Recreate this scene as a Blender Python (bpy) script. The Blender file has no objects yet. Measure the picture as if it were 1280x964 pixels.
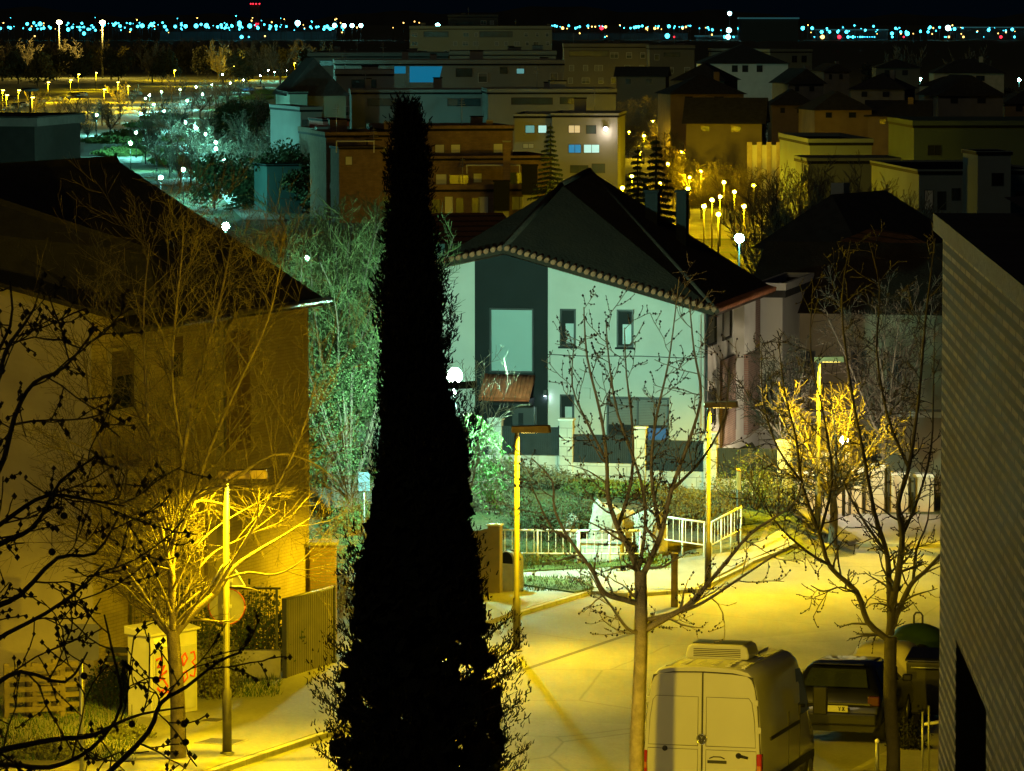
import bpy, math, random
from mathutils import Vector, Matrix
R = math.radians
rng = random.Random(7)
sc = bpy.context.scene
COL = sc.collection
# ------------------------------------------------------------------ camera maths
F = 5500.0; CZ = 14.4; PIT = math.atan(462/5500.0)
CP, SP = math.cos(PIT), math.sin(PIT)
def ray(u, v):
    a = (u-640)/F; b = (482-v)/F
    return Vector((a, CP+b*SP, -SP+b*CP))
def P(u, v, Y):
    d = ray(u, v); t = Y/d.y
    return Vector((d.x*t, Y, CZ+d.z*t))
TAB = [(-200,10),(0,4),(150,-2),(300,-5.5),(500,-8),(700,-9.3),(1000,-10.5),(1600,-12),(4000,-14),(16000,-17)]
def base(Y):
    for (a,b),(c,d) in zip(TAB, TAB[1:]):
        if Y <= c: return b+(d-b)*(Y-a)/(c-a)
    return TAB[-1][1]
def sst(a, b, x):
    t = min(1, max(0, (x-a)/(b-a))); return t*t*(3-2*t)
def gz(x, Y):
    b = base(Y)
    if 118 < Y < 170 and -16 < x < 10:
        zt = 0.85-0.6*min(1, max(0, x/8))
        w = sst(120.5,128.5,Y)*sst(-15,-6,x)*(1-sst(8.0,9.6,x))*(1-sst(152,168,Y))
        b += (zt-b)*w
    return b
def G(u, v, h=0.0):
    d = ray(u, v); lo, hi = 5.0, 16000.0
    for _ in range(60):
        m = math.sqrt(lo*hi); t = m/d.y
        if CZ+d.z*t > gz(d.x*t, m)+h: lo = m
        else: hi = m
    t = lo/d.y
    return Vector((d.x*t, lo, gz(d.x*t, lo)))
# ------------------------------------------------------------------ materials
MATS = {}
def nt(name):
    m = bpy.data.materials.new(name); m.use_nodes = True
    t = m.node_tree; b = t.nodes['Principled BSDF']
    return m, t, b
def mat(name, c, rough=.8, var=.25, scale=3.0, bump=.0, metal=0.0, spec=.5, c2=None, detail=4, coat=0):
    if name in MATS: return MATS[name]
    m, t, b = nt(name); N = t.nodes; L = t.links
    b.inputs['Roughness'].default_value = rough; b.inputs['Metallic'].default_value = metal
    b.inputs['Specular IOR Level'].default_value = spec
    b.inputs['Coat Weight'].default_value = coat
    tc = N.new('ShaderNodeTexCoord'); no = N.new('ShaderNodeTexNoise')
    no.inputs['Scale'].default_value = scale; no.inputs['Detail'].default_value = detail
    L.new(tc.outputs['Object'], no.inputs['Vector'])
    r = N.new('ShaderNodeValToRGB'); r.color_ramp.elements[0].position = .3; r.color_ramp.elements[1].position = .7
    d = c2 if c2 else tuple(x*(1-var) for x in c); e = c if c2 else tuple(min(1, x*(1+var)) for x in c)
    r.color_ramp.elements[0].color = (*d,1); r.color_ramp.elements[1].color = (*e,1)
    L.new(no.outputs['Fac'], r.inputs['Fac']); L.new(r.outputs['Color'], b.inputs['Base Color'])
    if bump:
        bu = N.new('ShaderNodeBump'); bu.inputs['Strength'].default_value = bump; bu.inputs['Distance'].default_value = .05
        n2 = N.new('ShaderNodeTexNoise'); n2.inputs['Scale'].default_value = scale*6; n2.inputs['Detail'].default_value = 6
        L.new(tc.outputs['Object'], n2.inputs['Vector'])
        L.new(n2.outputs['Fac'], bu.inputs['Height']); L.new(bu.outputs['Normal'], b.inputs['Normal'])
    MATS[name] = m; return m
def brick(name, c1, c2, mort, bw=.24, bh=.065, ms=.012, bump=.5, axis='xz', rough=.85, off=.5):
    if name in MATS: return MATS[name]
    m, t, b = nt(name); N = t.nodes; L = t.links; b.inputs['Specular IOR Level'].default_value = .05
    b.inputs['Roughness'].default_value = rough
    tc = N.new('ShaderNodeTexCoord'); sp = N.new('ShaderNodeSeparateXYZ'); cb = N.new('ShaderNodeCombineXYZ')
    L.new(tc.outputs['Object'], sp.inputs[0])
    if axis == 'xz': L.new(sp.outputs['X'], cb.inputs['X'])
    elif axis == 'yz': L.new(sp.outputs['Y'], cb.inputs['X'])
    else:
        ad = N.new('ShaderNodeMath'); L.new(sp.outputs['X'], ad.inputs[0]); L.new(sp.outputs['Y'], ad.inputs[1]); L.new(ad.outputs[0], cb.inputs['X'])
    L.new(sp.outputs['Z'], cb.inputs['Y'])
    br = N.new('ShaderNodeTexBrick'); br.inputs['Scale'].default_value = 1; br.offset = off
    br.inputs['Brick Width'].default_value = bw; br.inputs['Row Height'].default_value = bh; br.inputs['Mortar Size'].default_value = ms
    br.inputs['Color1'].default_value = (*c1,1); br.inputs['Color2'].default_value = (*c2,1); br.inputs['Mortar'].default_value = (*mort,1)
    L.new(cb.outputs[0], br.inputs['Vector'])
    no = N.new('ShaderNodeTexNoise'); no.inputs['Scale'].default_value = 1.3; no.inputs['Detail'].default_value = 5
    L.new(tc.outputs['Object'], no.inputs['Vector'])
    mr = N.new('ShaderNodeMapRange'); mr.inputs['To Min'].default_value = .55; mr.inputs['To Max'].default_value = 1.35
    L.new(no.outputs['Fac'], mr.inputs['Value'])
    mx = N.new('ShaderNodeMix'); mx.data_type = 'RGBA'; mx.blend_type = 'MULTIPLY'; mx.inputs[0].default_value = 1
    L.new(br.outputs['Color'], mx.inputs[6]); L.new(mr.outputs[0], mx.inputs[7])
    L.new(mx.outputs[2], b.inputs['Base Color'])
    bu = N.new('ShaderNodeBump'); bu.inputs['Strength'].default_value = bump; bu.inputs['Distance'].default_value = .01; bu.invert = True
    L.new(br.outputs['Fac'], bu.inputs['Height']); L.new(bu.outputs['Normal'], b.inputs['Normal'])
    MATS[name] = m; return m
def emit(name, c, s, sample=True):
    if name in MATS: return MATS[name]
    m, t, b = nt(name)
    b.inputs['Base Color'].default_value = (c[0]*.3,c[1]*.3,c[2]*.3,1)
    b.inputs['Emission Color'].default_value = (*c,1); b.inputs['Emission Strength'].default_value = s
    m.cycles.emission_sampling = 'AUTO' if sample else 'NONE'
    MATS[name] = m; return m
# ------------------------------------------------------------------ mesh builder
class MB:
    def __init__(s): s.v = []; s.f = []; s.sm = []
    def add(s, vs, fs, smooth=False):
        n = len(s.v); s.v.extend([tuple(x) for x in vs]); s.f.extend([tuple(i+n for i in f) for f in fs]); s.sm.extend([smooth]*len(fs)); return s
    def box(s, x0, x1, y0, y1, z0, z1, M=None):
        vs = [(x,y,z) for z in (z0,z1) for y in (y0,y1) for x in (x0,x1)]
        if M: vs = [M @ Vector(v) for v in vs]
        return s.add(vs, [(0,2,3,1),(4,5,7,6),(0,1,5,4),(2,6,7,3),(0,4,6,2),(1,3,7,5)])
    def tube(s, pts, rad, n=6, cap=True, smooth=True):
        pts = [Vector(p) for p in pts]
        if not hasattr(rad, '__len__'): rad = [rad]*len(pts)
        vs = []; prev = None
        for i, p in enumerate(pts):
            d = (pts[min(i+1,len(pts)-1)]-pts[max(i-1,0)])
            if d.length < 1e-9: d = Vector((0,0,1))
            d.normalize()
            if prev is None:
                a = d.cross(Vector((0,0,1)) if abs(d.z) < .9 else Vector((1,0,0))).normalized()
            else:
                a = prev-d*prev.dot(d)
                a = a.normalized() if a.length > 1e-6 else d.orthogonal().normalized()
            prev = a; b = d.cross(a)
            for k in range(n):
                t = 2*math.pi*k/n; vs.append(p+(a*math.cos(t)+b*math.sin(t))*rad[i])
        fs = []
        for i in range(len(pts)-1):
            for k in range(n):
                k2 = (k+1) % n; fs.append((i*n+k, i*n+k2, (i+1)*n+k2, (i+1)*n+k))
        s.add(vs, fs, smooth)
        if cap and n > 3:
            q = len(s.v)-len(vs)
            s.f.append(tuple(q+k for k in range(n))[::-1]); s.f.append(tuple(q+(len(pts)-1)*n+k for k in range(n))); s.sm += [False,False]
        return s
    def lathe(s, prof, c=(0,0,0), n=20, sx=1, sy=1, smooth=True):
        vs = []; fs = []
        for r, z in prof:
            for k in range(n):
                t = 2*math.pi*k/n; vs.append((c[0]+r*math.cos(t)*sx, c[1]+r*math.sin(t)*sy, c[2]+z))
        for i in range(len(prof)-1):
            for k in range(n):
                k2 = (k+1) % n; fs.append((i*n+k, i*n+k2, (i+1)*n+k2, (i+1)*n+k))
        s.add(vs, fs, smooth); q = len(s.v)-len(vs)
        s.f.append(tuple(q+k for k in range(n))[::-1]); s.f.append(tuple(q+(len(prof)-1)*n+k for k in range(n))); s.sm += [smooth,smooth]
        return s
    def prism(s, poly, fn0, fn1):
        a = [fn0(p) for p in poly]; b = [fn1(p) for p in poly]; n = len(poly)
        return s.add(a+b, [tuple(range(n))[::-1], tuple(range(n,2*n))]+[(i,(i+1)%n,(i+1)%n+n,i+n) for i in range(n)])
    def xzprism(s, poly, y0, y1):   # polygon given counter-clockwise seen from -y
        return s.prism(poly[::-1], lambda p:(p[0],y0,p[1]), lambda p:(p[0],y1,p[1]))
    def ball(s, c, r, n=8, m=5, sz=1):
        return s.lathe([(max(.001,r*math.sin(math.pi*i/m)), -r*sz*math.cos(math.pi*i/m)) for i in range(m+1)], c, n)
    def octa(s, c, r, sz=1.3):
        x,y,z = c
        return s.add([(x+r,y,z),(x-r,y,z),(x,y+r,z),(x,y-r,z),(x,y,z+r*sz),(x,y,z-r*sz)], [(0,2,4),(2,1,4),(1,3,4),(3,0,4),(2,0,5),(1,2,5),(3,1,5),(0,3,5)])
    def build(s, name, m, parent=None, loc=None, bev=0, smooth=None):
        me = bpy.data.meshes.new(name); me.from_pydata(s.v, [], s.f); me.update()
        sm = s.sm if smooth is None else [smooth]*len(s.f)
        me.polygons.foreach_set('use_smooth', sm)
        me.materials.append(m)
        o = bpy.data.objects.new(name, me); COL.objects.link(o)
        if parent: o.parent = parent
        if loc is not None: o.location = loc
        if bev:
            b = o.modifiers.new('Bevel','BEVEL'); b.width = bev; b.segments = 2; b.limit_method = 'ANGLE'; b.harden_normals = False
        return o
def tag(o, label=None, cat=None, group=None, kind=None):
    if label: o['label'] = label
    if cat: o['category'] = cat
    if group: o['group'] = group
    if kind: o['kind'] = kind
    return o
def thing(name, label, cat, loc=(0,0,0), rz=0, group=None, rx=0):
    o = bpy.data.objects.new(name, None); COL.objects.link(o); o.empty_display_size = .2
    o.location = loc; o.rotation_euler = (rx,0,rz)
    return tag(o, label, cat, group)
def dup(root, loc, rz=None, label=None, group=None):
    r = root.copy(); COL.objects.link(r); r.location = loc
    if rz is not None: r.rotation_euler.z = rz
    if label: r['label'] = label
    if group: r['group'] = group
    for ch in list(root.children):
        c = ch.copy(); COL.objects.link(c); c.parent = r
        for g in list(ch.children):
            d = g.copy(); COL.objects.link(d); d.parent = c
    return r
def light(name, pos, c, w, rad=.1, parent=None, spot=None, blend=.4):
    l = bpy.data.lights.new(name, 'SPOT' if spot else 'POINT'); l.energy = w; l.color = c; l.shadow_soft_size = rad
    if spot: l.spot_size = R(spot); l.spot_blend = blend
    o = bpy.data.objects.new(name, l); COL.objects.link(o); o.location = pos
    if parent: o.parent = parent
    return o
SODIUM = (1.0, .66, .004); LED = (.44, 1.0, .68); CYAN = (.24, 1.0, .82); WARM = (1.0, .60, .12)
# ------------------------------------------------------------------ world + camera
w = bpy.data.worlds.new('World'); sc.world = w; w.use_nodes = True
bg = w.node_tree.nodes['Background']
sky = w.node_tree.nodes.new('ShaderNodeTexSky'); sky.sky_type = 'NISHITA'; sky.sun_disc = False
sky.sun_elevation = R(8); sky.sun_rotation = R(200); sky.ozone_density = 6; sky.dust_density = .3
mxs = w.node_tree.nodes.new('ShaderNodeMix'); mxs.data_type = 'RGBA'; mxs.blend_type = 'MULTIPLY'; mxs.inputs[0].default_value = 1; mxs.inputs[7].default_value = (.16,.42,1,1)
w.node_tree.links.new(sky.outputs[0], mxs.inputs[6]); w.node_tree.links.new(mxs.outputs[2], bg.inputs[0]); bg.inputs[1].default_value = .0013
glow_fill = bpy.data.lights.new('glow_fill','SUN'); glow_fill.energy = .11; glow_fill.angle = R(12); glow_fill.color = (1,.82,.45)  # dim warm sun lamp added as fill, standing in for town glow
mo = bpy.data.objects.new('glow_fill', glow_fill); COL.objects.link(mo); mo.rotation_euler = (R(62),0,R(-28))
cd = bpy.data.cameras.new('camera'); cam = bpy.data.objects.new('camera', cd); COL.objects.link(cam); sc.camera = cam
cam.location = (0,0,CZ); cam.rotation_euler = (R(90)-PIT, 0, 0); cd.sensor_width = 36; cd.lens = F/1280*36; cd.clip_end = 40000; cd.clip_start = .5
sc.view_settings.view_transform = 'Standard'; sc.view_settings.look = 'None'; sc.view_settings.exposure = 0; sc.view_settings.gamma = 1
cy = sc.cycles; cy.use_denoising = True; cy.max_bounces = 5; cy.diffuse_bounces = 2; cy.glossy_bounces = 2; cy.transparent_max_bounces = 8
cy.sample_clamp_indirect = 3; cy.caustics_reflective = False; cy.caustics_refractive = False
try: cy.denoiser = 'OPENIMAGEDENOISE'
except Exception: pass
# ------------------------------------------------------------------ common materials
m_metal = mat('galvanised metal', (.32,.33,.33), .45, .15, 6, metal=.6)
m_dkmetal = mat('dark metal', (.03,.032,.035), .5, .2, 5)
m_white = mat('white paint', (.78,.79,.77), .6, .08, 2)
m_dark = mat('near black paint', (.006,.0065,.007), .8, .3, 4, spec=.15)
m_glass = mat('dark window glass', (.02,.025,.03), .12, .1, 1, spec=.7)
m_blind = mat('pale roller blind', (.55,.58,.58), .6, .06, 2)
m_bark = mat('grey brown bark', (.13,.105,.075), .9, .35, 6, bump=.6)
m_bark2 = mat('dark bark', (.035,.03,.025), .9, .3, 6, bump=.4)
m_twig = mat('pale twig bark', (.16,.13,.085), .9, .3, 5)
m_twigd = mat('brown twig bark', (.085,.065,.045), .9, .3, 5)
m_leaf = mat('evergreen leaf', (.035,.06,.02), .75, .5, 2)
m_leafb = mat('bright leaf', (.09,.14,.03), .7, .4, 2)
m_shrub = mat('dry shrub leaf', (.10,.105,.055), .85, .5, 2.5)
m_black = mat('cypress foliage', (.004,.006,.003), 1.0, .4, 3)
# ------------------------------------------------------------------ ground
Ys = [y for y in range(-40,60,10)]+[y for y in range(60,172,1)]
y = 172.0
while y < 15500: Ys.append(y); y *= 1.045
Ys.append(15600)
xs = [i*1.0 for i in range(-20,21)]; x = 21.5; s = 1.6
while x < 5200: xs += [x,-x]; x += s; s *= 1.16
xs.sort()
g = MB(); nx = len(xs)
g.add([(X,Y,gz(X,Y)) for Y in Ys for X in xs], [(j*nx+i,j*nx+i+1,(j+1)*nx+i+1,(j+1)*nx+i) for j in range(len(Ys)-1) for i in range(nx-1)], True)
def ground_mat():
    m, t, b = nt('grass and earth'); N = t.nodes; L = t.links
    b.inputs['Roughness'].default_value = .95
    tc = N.new('ShaderNodeTexCoord'); n1 = N.new('ShaderNodeTexNoise'); n1.inputs['Scale'].default_value = .35; n1.inputs['Detail'].default_value = 8
    L.new(tc.outputs['Object'], n1.inputs['Vector'])
    r = N.new('ShaderNodeValToRGB'); e = r.color_ramp.elements
    e[0].position = .35; e[0].color = (.10,.085,.055,1); e[1].position = .62; e[1].color = (.055,.085,.025,1)
    k = e.new(.5); k.color = (.085,.095,.04,1)
    L.new(n1.outputs['Fac'], r.inputs['Fac'])
    n2 = N.new('ShaderNodeTexNoise'); n2.inputs['Scale'].default_value = 9; n2.inputs['Detail'].default_value = 6
    L.new(tc.outputs['Object'], n2.inputs['Vector'])
    mr = N.new('ShaderNodeMapRange'); mr.inputs['To Min'].default_value = .5; mr.inputs['To Max'].default_value = 1.5; L.new(n2.outputs['Fac'], mr.inputs['Value'])
    mx = N.new('ShaderNodeMix'); mx.data_type = 'RGBA'; mx.blend_type = 'MULTIPLY'; mx.inputs[0].default_value = 1
    L.new(r.outputs['Color'], mx.inputs[6]); L.new(mr.outputs[0], mx.inputs[7]); L.new(mx.outputs[2], b.inputs['Base Color'])
    bu = N.new('ShaderNodeBump'); bu.inputs['Strength'].default_value = .8; bu.inputs['Distance'].default_value = .1
    L.new(n2.outputs['Fac'], bu.inputs['Height']); L.new(bu.outputs['Normal'], b.inputs['Normal'])
    return m
tag(g.build('ground', ground_mat()), kind='structure')
def asphalt(name, c, c2, sc1=.25, seams=True):
    m, t, b = nt(name); N = t.nodes; L = t.links
    b.inputs['Roughness'].default_value = .75
    tc = N.new('ShaderNodeTexCoord'); mp = N.new('ShaderNodeMapping'); mp.inputs['Rotation'].default_value = (0,0,R(18)); mp.inputs['Scale'].default_value = (1,.28,1)
    L.new(tc.outputs['Object'], mp.inputs['Vector'])
    n1 = N.new('ShaderNodeTexNoise'); n1.inputs['Scale'].default_value = sc1*2; n1.inputs['Detail'].default_value = 7; n1.inputs['Roughness'].default_value = .6
    L.new(mp.outputs[0], n1.inputs['Vector'])
    r = N.new('ShaderNodeValToRGB'); r.color_ramp.elements[0].position = .32; r.color_ramp.elements[1].position = .66
    r.color_ramp.elements[0].color = (*c,1); r.color_ramp.elements[1].color = (*c2,1); L.new(n1.outputs['Fac'], r.inputs['Fac'])
    n2 = N.new('ShaderNodeTexNoise'); n2.inputs['Scale'].default_value = 14; n2.inputs['Detail'].default_value = 4; L.new(tc.outputs['Object'], n2.inputs['Vector'])
    mr = N.new('ShaderNodeMapRange'); mr.inputs['To Min'].default_value = .72; mr.inputs['To Max'].default_value = 1.28; L.new(n2.outputs['Fac'], mr.inputs['Value'])
    mx = N.new('ShaderNodeMix'); mx.data_type = 'RGBA'; mx.blend_type = 'MULTIPLY'; mx.inputs[0].default_value = 1
    L.new(r.outputs['Color'], mx.inputs[6]); L.new(mr.outputs[0], mx.inputs[7]); L.new(mx.outputs[2], b.inputs['Base Color'])
    if name == 'worn asphalt':
        vo = N.new('ShaderNodeTexVoronoi'); vo.feature = 'DISTANCE_TO_EDGE'; vo.inputs['Scale'].default_value = .16; vo.inputs['Randomness'].default_value = 1
        ns = N.new('ShaderNodeTexNoise'); ns.inputs['Scale'].default_value = .9; ns.inputs['Detail'].default_value = 5; L.new(tc.outputs['Object'], ns.inputs['Vector'])
        va = N.new('ShaderNodeMix'); va.data_type = 'VECTOR'; va.inputs[0].default_value = .12; L.new(tc.outputs['Object'], va.inputs[4]); L.new(ns.outputs['Color'], va.inputs[5]); 
        L.new(va.outputs[1], vo.inputs['Vector'])
        cr = N.new('ShaderNodeMapRange'); cr.inputs['From Min'].default_value = 0; cr.inputs['From Max'].default_value = .006; cr.inputs['To Min'].default_value = .55; cr.inputs['To Max'].default_value = 1; L.new(vo.outputs['Distance'], cr.inputs['Value'])
        vc = N.new('ShaderNodeTexVoronoi'); vc.inputs['Scale'].default_value = .09; L.new(va.outputs[1], vc.inputs['Vector'])
        sx = N.new('ShaderNodeSeparateColor'); L.new(vc.outputs['Color'], sx.inputs[0])
        pr = N.new('ShaderNodeMapRange'); pr.inputs['To Min'].default_value = .86; pr.inputs['To Max'].default_value = 1.12; L.new(sx.outputs[0], pr.inputs['Value'])
        m1 = N.new('ShaderNodeMath'); m1.operation = 'MULTIPLY'; L.new(cr.outputs[0], m1.inputs[0]); L.new(pr.outputs[0], m1.inputs[1])
        m2 = N.new('ShaderNodeMix'); m2.data_type = 'RGBA'; m2.blend_type = 'MULTIPLY'; m2.inputs[0].default_value = 1; L.new(mx.outputs[2], m2.inputs[6]); L.new(m1.outputs[0], m2.inputs[7]); L.new(m2.outputs[2], b.inputs['Base Color'])
    bu = N.new('ShaderNodeBump'); bu.inputs['Strength'].default_value = .35; bu.inputs['Distance'].default_value = .02
    L.new(n2.outputs['Fac'], bu.inputs['Height']); L.new(bu.outputs['Normal'], b.inputs['Normal'])
    MATS[name] = m; return m
m_road = asphalt('worn asphalt', (.10,.10,.095), (.19,.187,.175))
m_pave = asphalt('concrete paving', (.17,.168,.155), (.26,.255,.24), .5)
m_kerb = mat('kerb stone', (.27,.265,.25), .85, .2, 3)
m_grass = mat('verge grass', (.05,.09,.02), .95, .5, 4, bump=.8)
SA = R(18); SX, SY = math.sin(SA), math.cos(SA)
def sheet(name, poly, h, m, thick=None):
    b = MB()
    if thick: b.prism(poly, lambda p:(p[0],p[1],gz(*p)-.1), lambda p:(p[0],p[1],gz(*p)+h))
    else: b.add([(p[0],p[1],gz(*p)+h) for p in poly], [tuple(range(len(poly)))])
    return tag(b.build(name, m), kind='structure')
def strip(name, pts, wid, h, m, n=60):
    b = MB(); L_, R_ = [], []
    for i, p in enumerate(pts):
        a = Vector(pts[max(0,i-1)][:2]); c = Vector(pts[min(len(pts)-1,i+1)][:2]); d = (c-a).normalized(); q = Vector((d.y,-d.x))
        wd = wid[i] if hasattr(wid,'__len__') else wid
        L_.append(Vector(p[:2])-q*wd/2); R_.append(Vector(p[:2])+q*wd/2)
    vs = []; fs = []; K = 0
    for i in range(len(pts)-1):
        for k in range(12 if i < len(pts)-2 else 13):
            t = k/12; l = L_[i].lerp(L_[i+1],t); r = R_[i].lerp(R_[i+1],t)
            for j in range(5):
                q = l.lerp(r, j/4); vs.append((q.x,q.y,gz(q.x,q.y)+h))
            K += 1
    for k in range(K-1):
        for j in range(4): fs.append((k*5+j,k*5+j+1,(k+1)*5+j+1,(k+1)*5+j))
    b.add(vs, fs); return tag(b.build(name, m), kind='structure')
def kl(Y, off=0):     # the left kerb line of the street
    return (-4.9+(Y-79.2)*SX/SY+off, Y)
sheet('road', [(-30,112),(-30,94),(-9,50),(14,50),(30,112),(34,128),(9.8,128),(9,119.5),(-2,119.5),(-14,119.5)], .02, m_road)
# left pavement in front of the fence and the tree
sheet('pavement', [kl(50),kl(92.5),(-1.2,93.6),(-3.3,95.5),(-16,99.5),(-20,50)], .13, m_pave, True)
b = MB(); p0 = kl(50,.02); p1 = kl(92.5,.02); q = Vector((SY,-SX))*.15
for k in range(43):
    a = 50+k; c = a+.985; pa = Vector(kl(a,.01)); pc = Vector(kl(c,.01))
    b.prism([tuple(pa),tuple(pa+q),tuple(pc+q),tuple(pc)], lambda p:(p[0],p[1],gz(*p)-.1), lambda p:(p[0],p[1],gz(*p)+.125))
tag(b.build('kerb', m_kerb, bev=.012), kind='structure')
# gutter strip across the mouth of the side street
b = MB(); pa = Vector(kl(93)); pc = Vector(kl(104.3)); q = Vector((SY,-SX))*.16
b.add([(v.x,v.y,gz(v.x,v.y)+.026) for v in (pa,pa+q,pc+q,pc)], [(0,1,2,3)])
tag(b.build('gutter', mat('gutter concrete', (.045,.043,.04), .9, .3, 3)), kind='structure')
# pavement on the far corner, with its verge and foot path
far = [G(*p) for p in [(560,800),(640,772),(735,743),(790,747),(868,741),(935,706),(992,681),(975,668),(925,694),(840,705),(640,716),(540,716)]]
far = [(p.x,p.y) for p in far]
sheet('pavement', far, .13, m_pave, True)
for i in range(1,6):
    a = Vector(far[i]); c = Vector(far[i+1]); n = max(1,int((c-a).length)); d = (c-a).normalized(); q = Vector((-d.y,d.x))*-.15
    b = MB()
    for k in range(n):
        s0 = a.lerp(c,k/n); s1 = a.lerp(c,(k+.985)/n)
        b.prism([tuple(s0),tuple(s0+q),tuple(s1+q),tuple(s1)], lambda p:(p[0],p[1],gz(*p)-.1), lambda p:(p[0],p[1],gz(*p)+.122))
    tag(b.build('kerb', m_kerb, bev=.012), kind='structure')
vg = [G(*p) for p in [(640,733),(665,727),(738,736),(742,742),(718,748),(650,738)]]
sheet('verge', [(p.x,p.y) for p in vg], .17, m_grass, True)
vg = [G(*p) for p in [(640,716),(840,705),(838,717),(760,716),(640,722)]]
sheet('verge', [(p.x,p.y) for p in vg], .17, m_grass, True)
# far pavement across the end of the street, with a brick crossing strip
sheet('pavement', [(9.8,128.2),(34,128.2),(34,137),(9.8,140)], .13, m_pave, True)
b = MB()
for k in range(22):
    b.box(9.9+k*1.0, 10.885+k*1.0, 127.98, 128.17, 0, .12)
o = b.build('kerb', m_kerb, bev=.012); o.location.z = gz(12,128); tag(o, kind='structure')
strip('road', [(9.1,113.4),(10.9,121),(12.7,129.0)], 8.9, .03, m_road)
def slit(name, u, v, w, d, rz, label, m, grp=None):
    p = G(u, v); t = thing(name, label, 'manhole cover', (p.x,p.y,p.z+.132), rz, grp, rx=-.04)
    b = MB(); b.box(-w/2,w/2,-d/2,d/2,0,.01); b.build('cover', m, t)
    b = MB()
    for a in (-1,1): b.box(a*w/2-.02,a*w/2+.02,-d/2-.02,d/2+.02,-.002,.014)
    for a in (-1,1): b.box(-w/2+.02,w/2-.02,a*d/2-.02,a*d/2+.02,-.002,.014)
    b.build('frame', m_kerb, t)
m_iron = mat('cast iron', (.05,.045,.04), .7, .3, 9, bump=.4)
slit('manhole_cover', 277, 936, .75, .75, R(-18), 'square iron cover beside the foot of the lamp post with road signs', m_iron)
slit('manhole_cover', 266, 909, .42, .6, R(-18), 'small iron cover in the pavement behind the signposted lamp', m_iron)
# ------------------------------------------------------------------ trees
AVOID = []
def sub(wm, p, d, L, r, lvl, mx, k, rg, bud=None, budr=.0):
    e_ = p+d*L*.7
    for c_ in AVOID:
        for t_ in (p, e_):
            if math.hypot(t_.x-c_.x,t_.y-c_.y) < .85 and c_.z-2.6 < t_.z < c_.z+.5: return
    """one branch with its own twigs: wm[level] receives the tubes"""
    n = max(2, 5-lvl); pts = [p.copy()]; rad = [r]; q = p.copy(); dd = d.copy()
    for i in range(n):
        dd = (dd+Vector((rg.gauss(0,k['wig']),rg.gauss(0,k['wig']),rg.gauss(0,k['wig'])+k['up']))).normalized()
        q = q+dd*(L/n); pts.append(q.copy()); rad.append(max(k['rmin'], r*(1-.72*(i+1)/n)))
    wm.tube(pts, rad, 4 if lvl == 0 else 3, cap=False)
    if bud is not None and lvl >= 1:
        for i in range(1,len(pts)):
            if rg.random() < k.get('budp',.5):
                bud.octa(pts[i]+Vector((rg.uniform(-1,1),rg.uniform(-1,1),rg.uniform(-1,1)))*budr*.8, budr*rg.uniform(.6,1.25))
    if lvl < mx:
        m = k['kids'][lvl]
        for j in range(m):
            t = (j+rg.uniform(.3,.9))/m*.9+.08; f = t*n; i = min(n-1,int(f)); pp = pts[i].lerp(pts[i+1], f-i)
            ax = (pts[i+1]-pts[i]).normalized(); o = ax.orthogonal(); o.rotate(Matrix.Rotation(rg.uniform(0,6.283),3,ax))
            a = R(k['ang']*rg.uniform(.7,1.3)); nd = (ax*math.cos(a)+o*math.sin(a)).normalized()
            sub(wm, pp, nd, L*k['lr']*rg.uniform(.6,1.2)*(1-.35*t), max(k['rmin'],r*.5*(1-.5*t)), lvl+1, mx, k, rg, bud, budr)
def limbs(tm, wm, paths, Y, k, rg, spread=1.2, bud=None, budr=0, base_z=None):
    """limbs laid out along measured outlines, each leaning towards or away from the viewer, then grown out in twigs"""
    for it in paths:
        uv, r0, r1, sp = it[:4]; a = it[4] if len(it) > 4 else rg.uniform(-1,1)*spread; n = len(uv); pts = []
        c0 = None
        for i,(u,v) in enumerate(uv):
            q = P(u,v,Y); dY = a*(i/(n-1)) if sp else 0
            q = q+Vector((rg.uniform(-.03,.03), dY, rg.uniform(-.03,.03)+dY*-.1)); pts.append(q)
        # smooth
        fine = []
        for i in range(n-1):
            for s_ in range(3):
                t = s_/3; p0 = pts[max(0,i-1)]; p1 = pts[i]; p2 = pts[i+1]; p3 = pts[min(n-1,i+2)]
                fine.append(.5*((2*p1)+(p2-p0)*t+(2*p0-5*p1+4*p2-p3)*t*t+(3*p1-p0-3*p2+p3)*t**3))
        fine.append(pts[-1]); N = len(fine)
        rad = [r0+(r1-r0)*i/(N-1) for i in range(N)]
        tm.tube(fine, rad, 7 if r0 > .05 else 5, cap=False)
        if sp:
            tot = sum((fine[i+1]-fine[i]).length for i in range(N-1))
            m = int(tot*sp)
            for j in range(m):
                f = (j+rg.random())/m*(N-1); i = min(N-2,int(f)); pp = fine[i].lerp(fine[i+1],f-i)
                ax = (fine[i+1]-fine[i]).normalized(); o = ax.orthogonal(); o.rotate(Matrix.Rotation(rg.uniform(0,6.283),3,ax))
                aa = R(k['ang']*rg.uniform(.7,1.3)); nd = (ax*math.cos(aa)+o*math.sin(aa)).normalized()
                sub(wm, pp, nd, k['len']*rg.uniform(.5,1.2), max(k['rmin'],rad[i]*.45), 0, k['mx'], k, rg, bud, budr)
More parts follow.
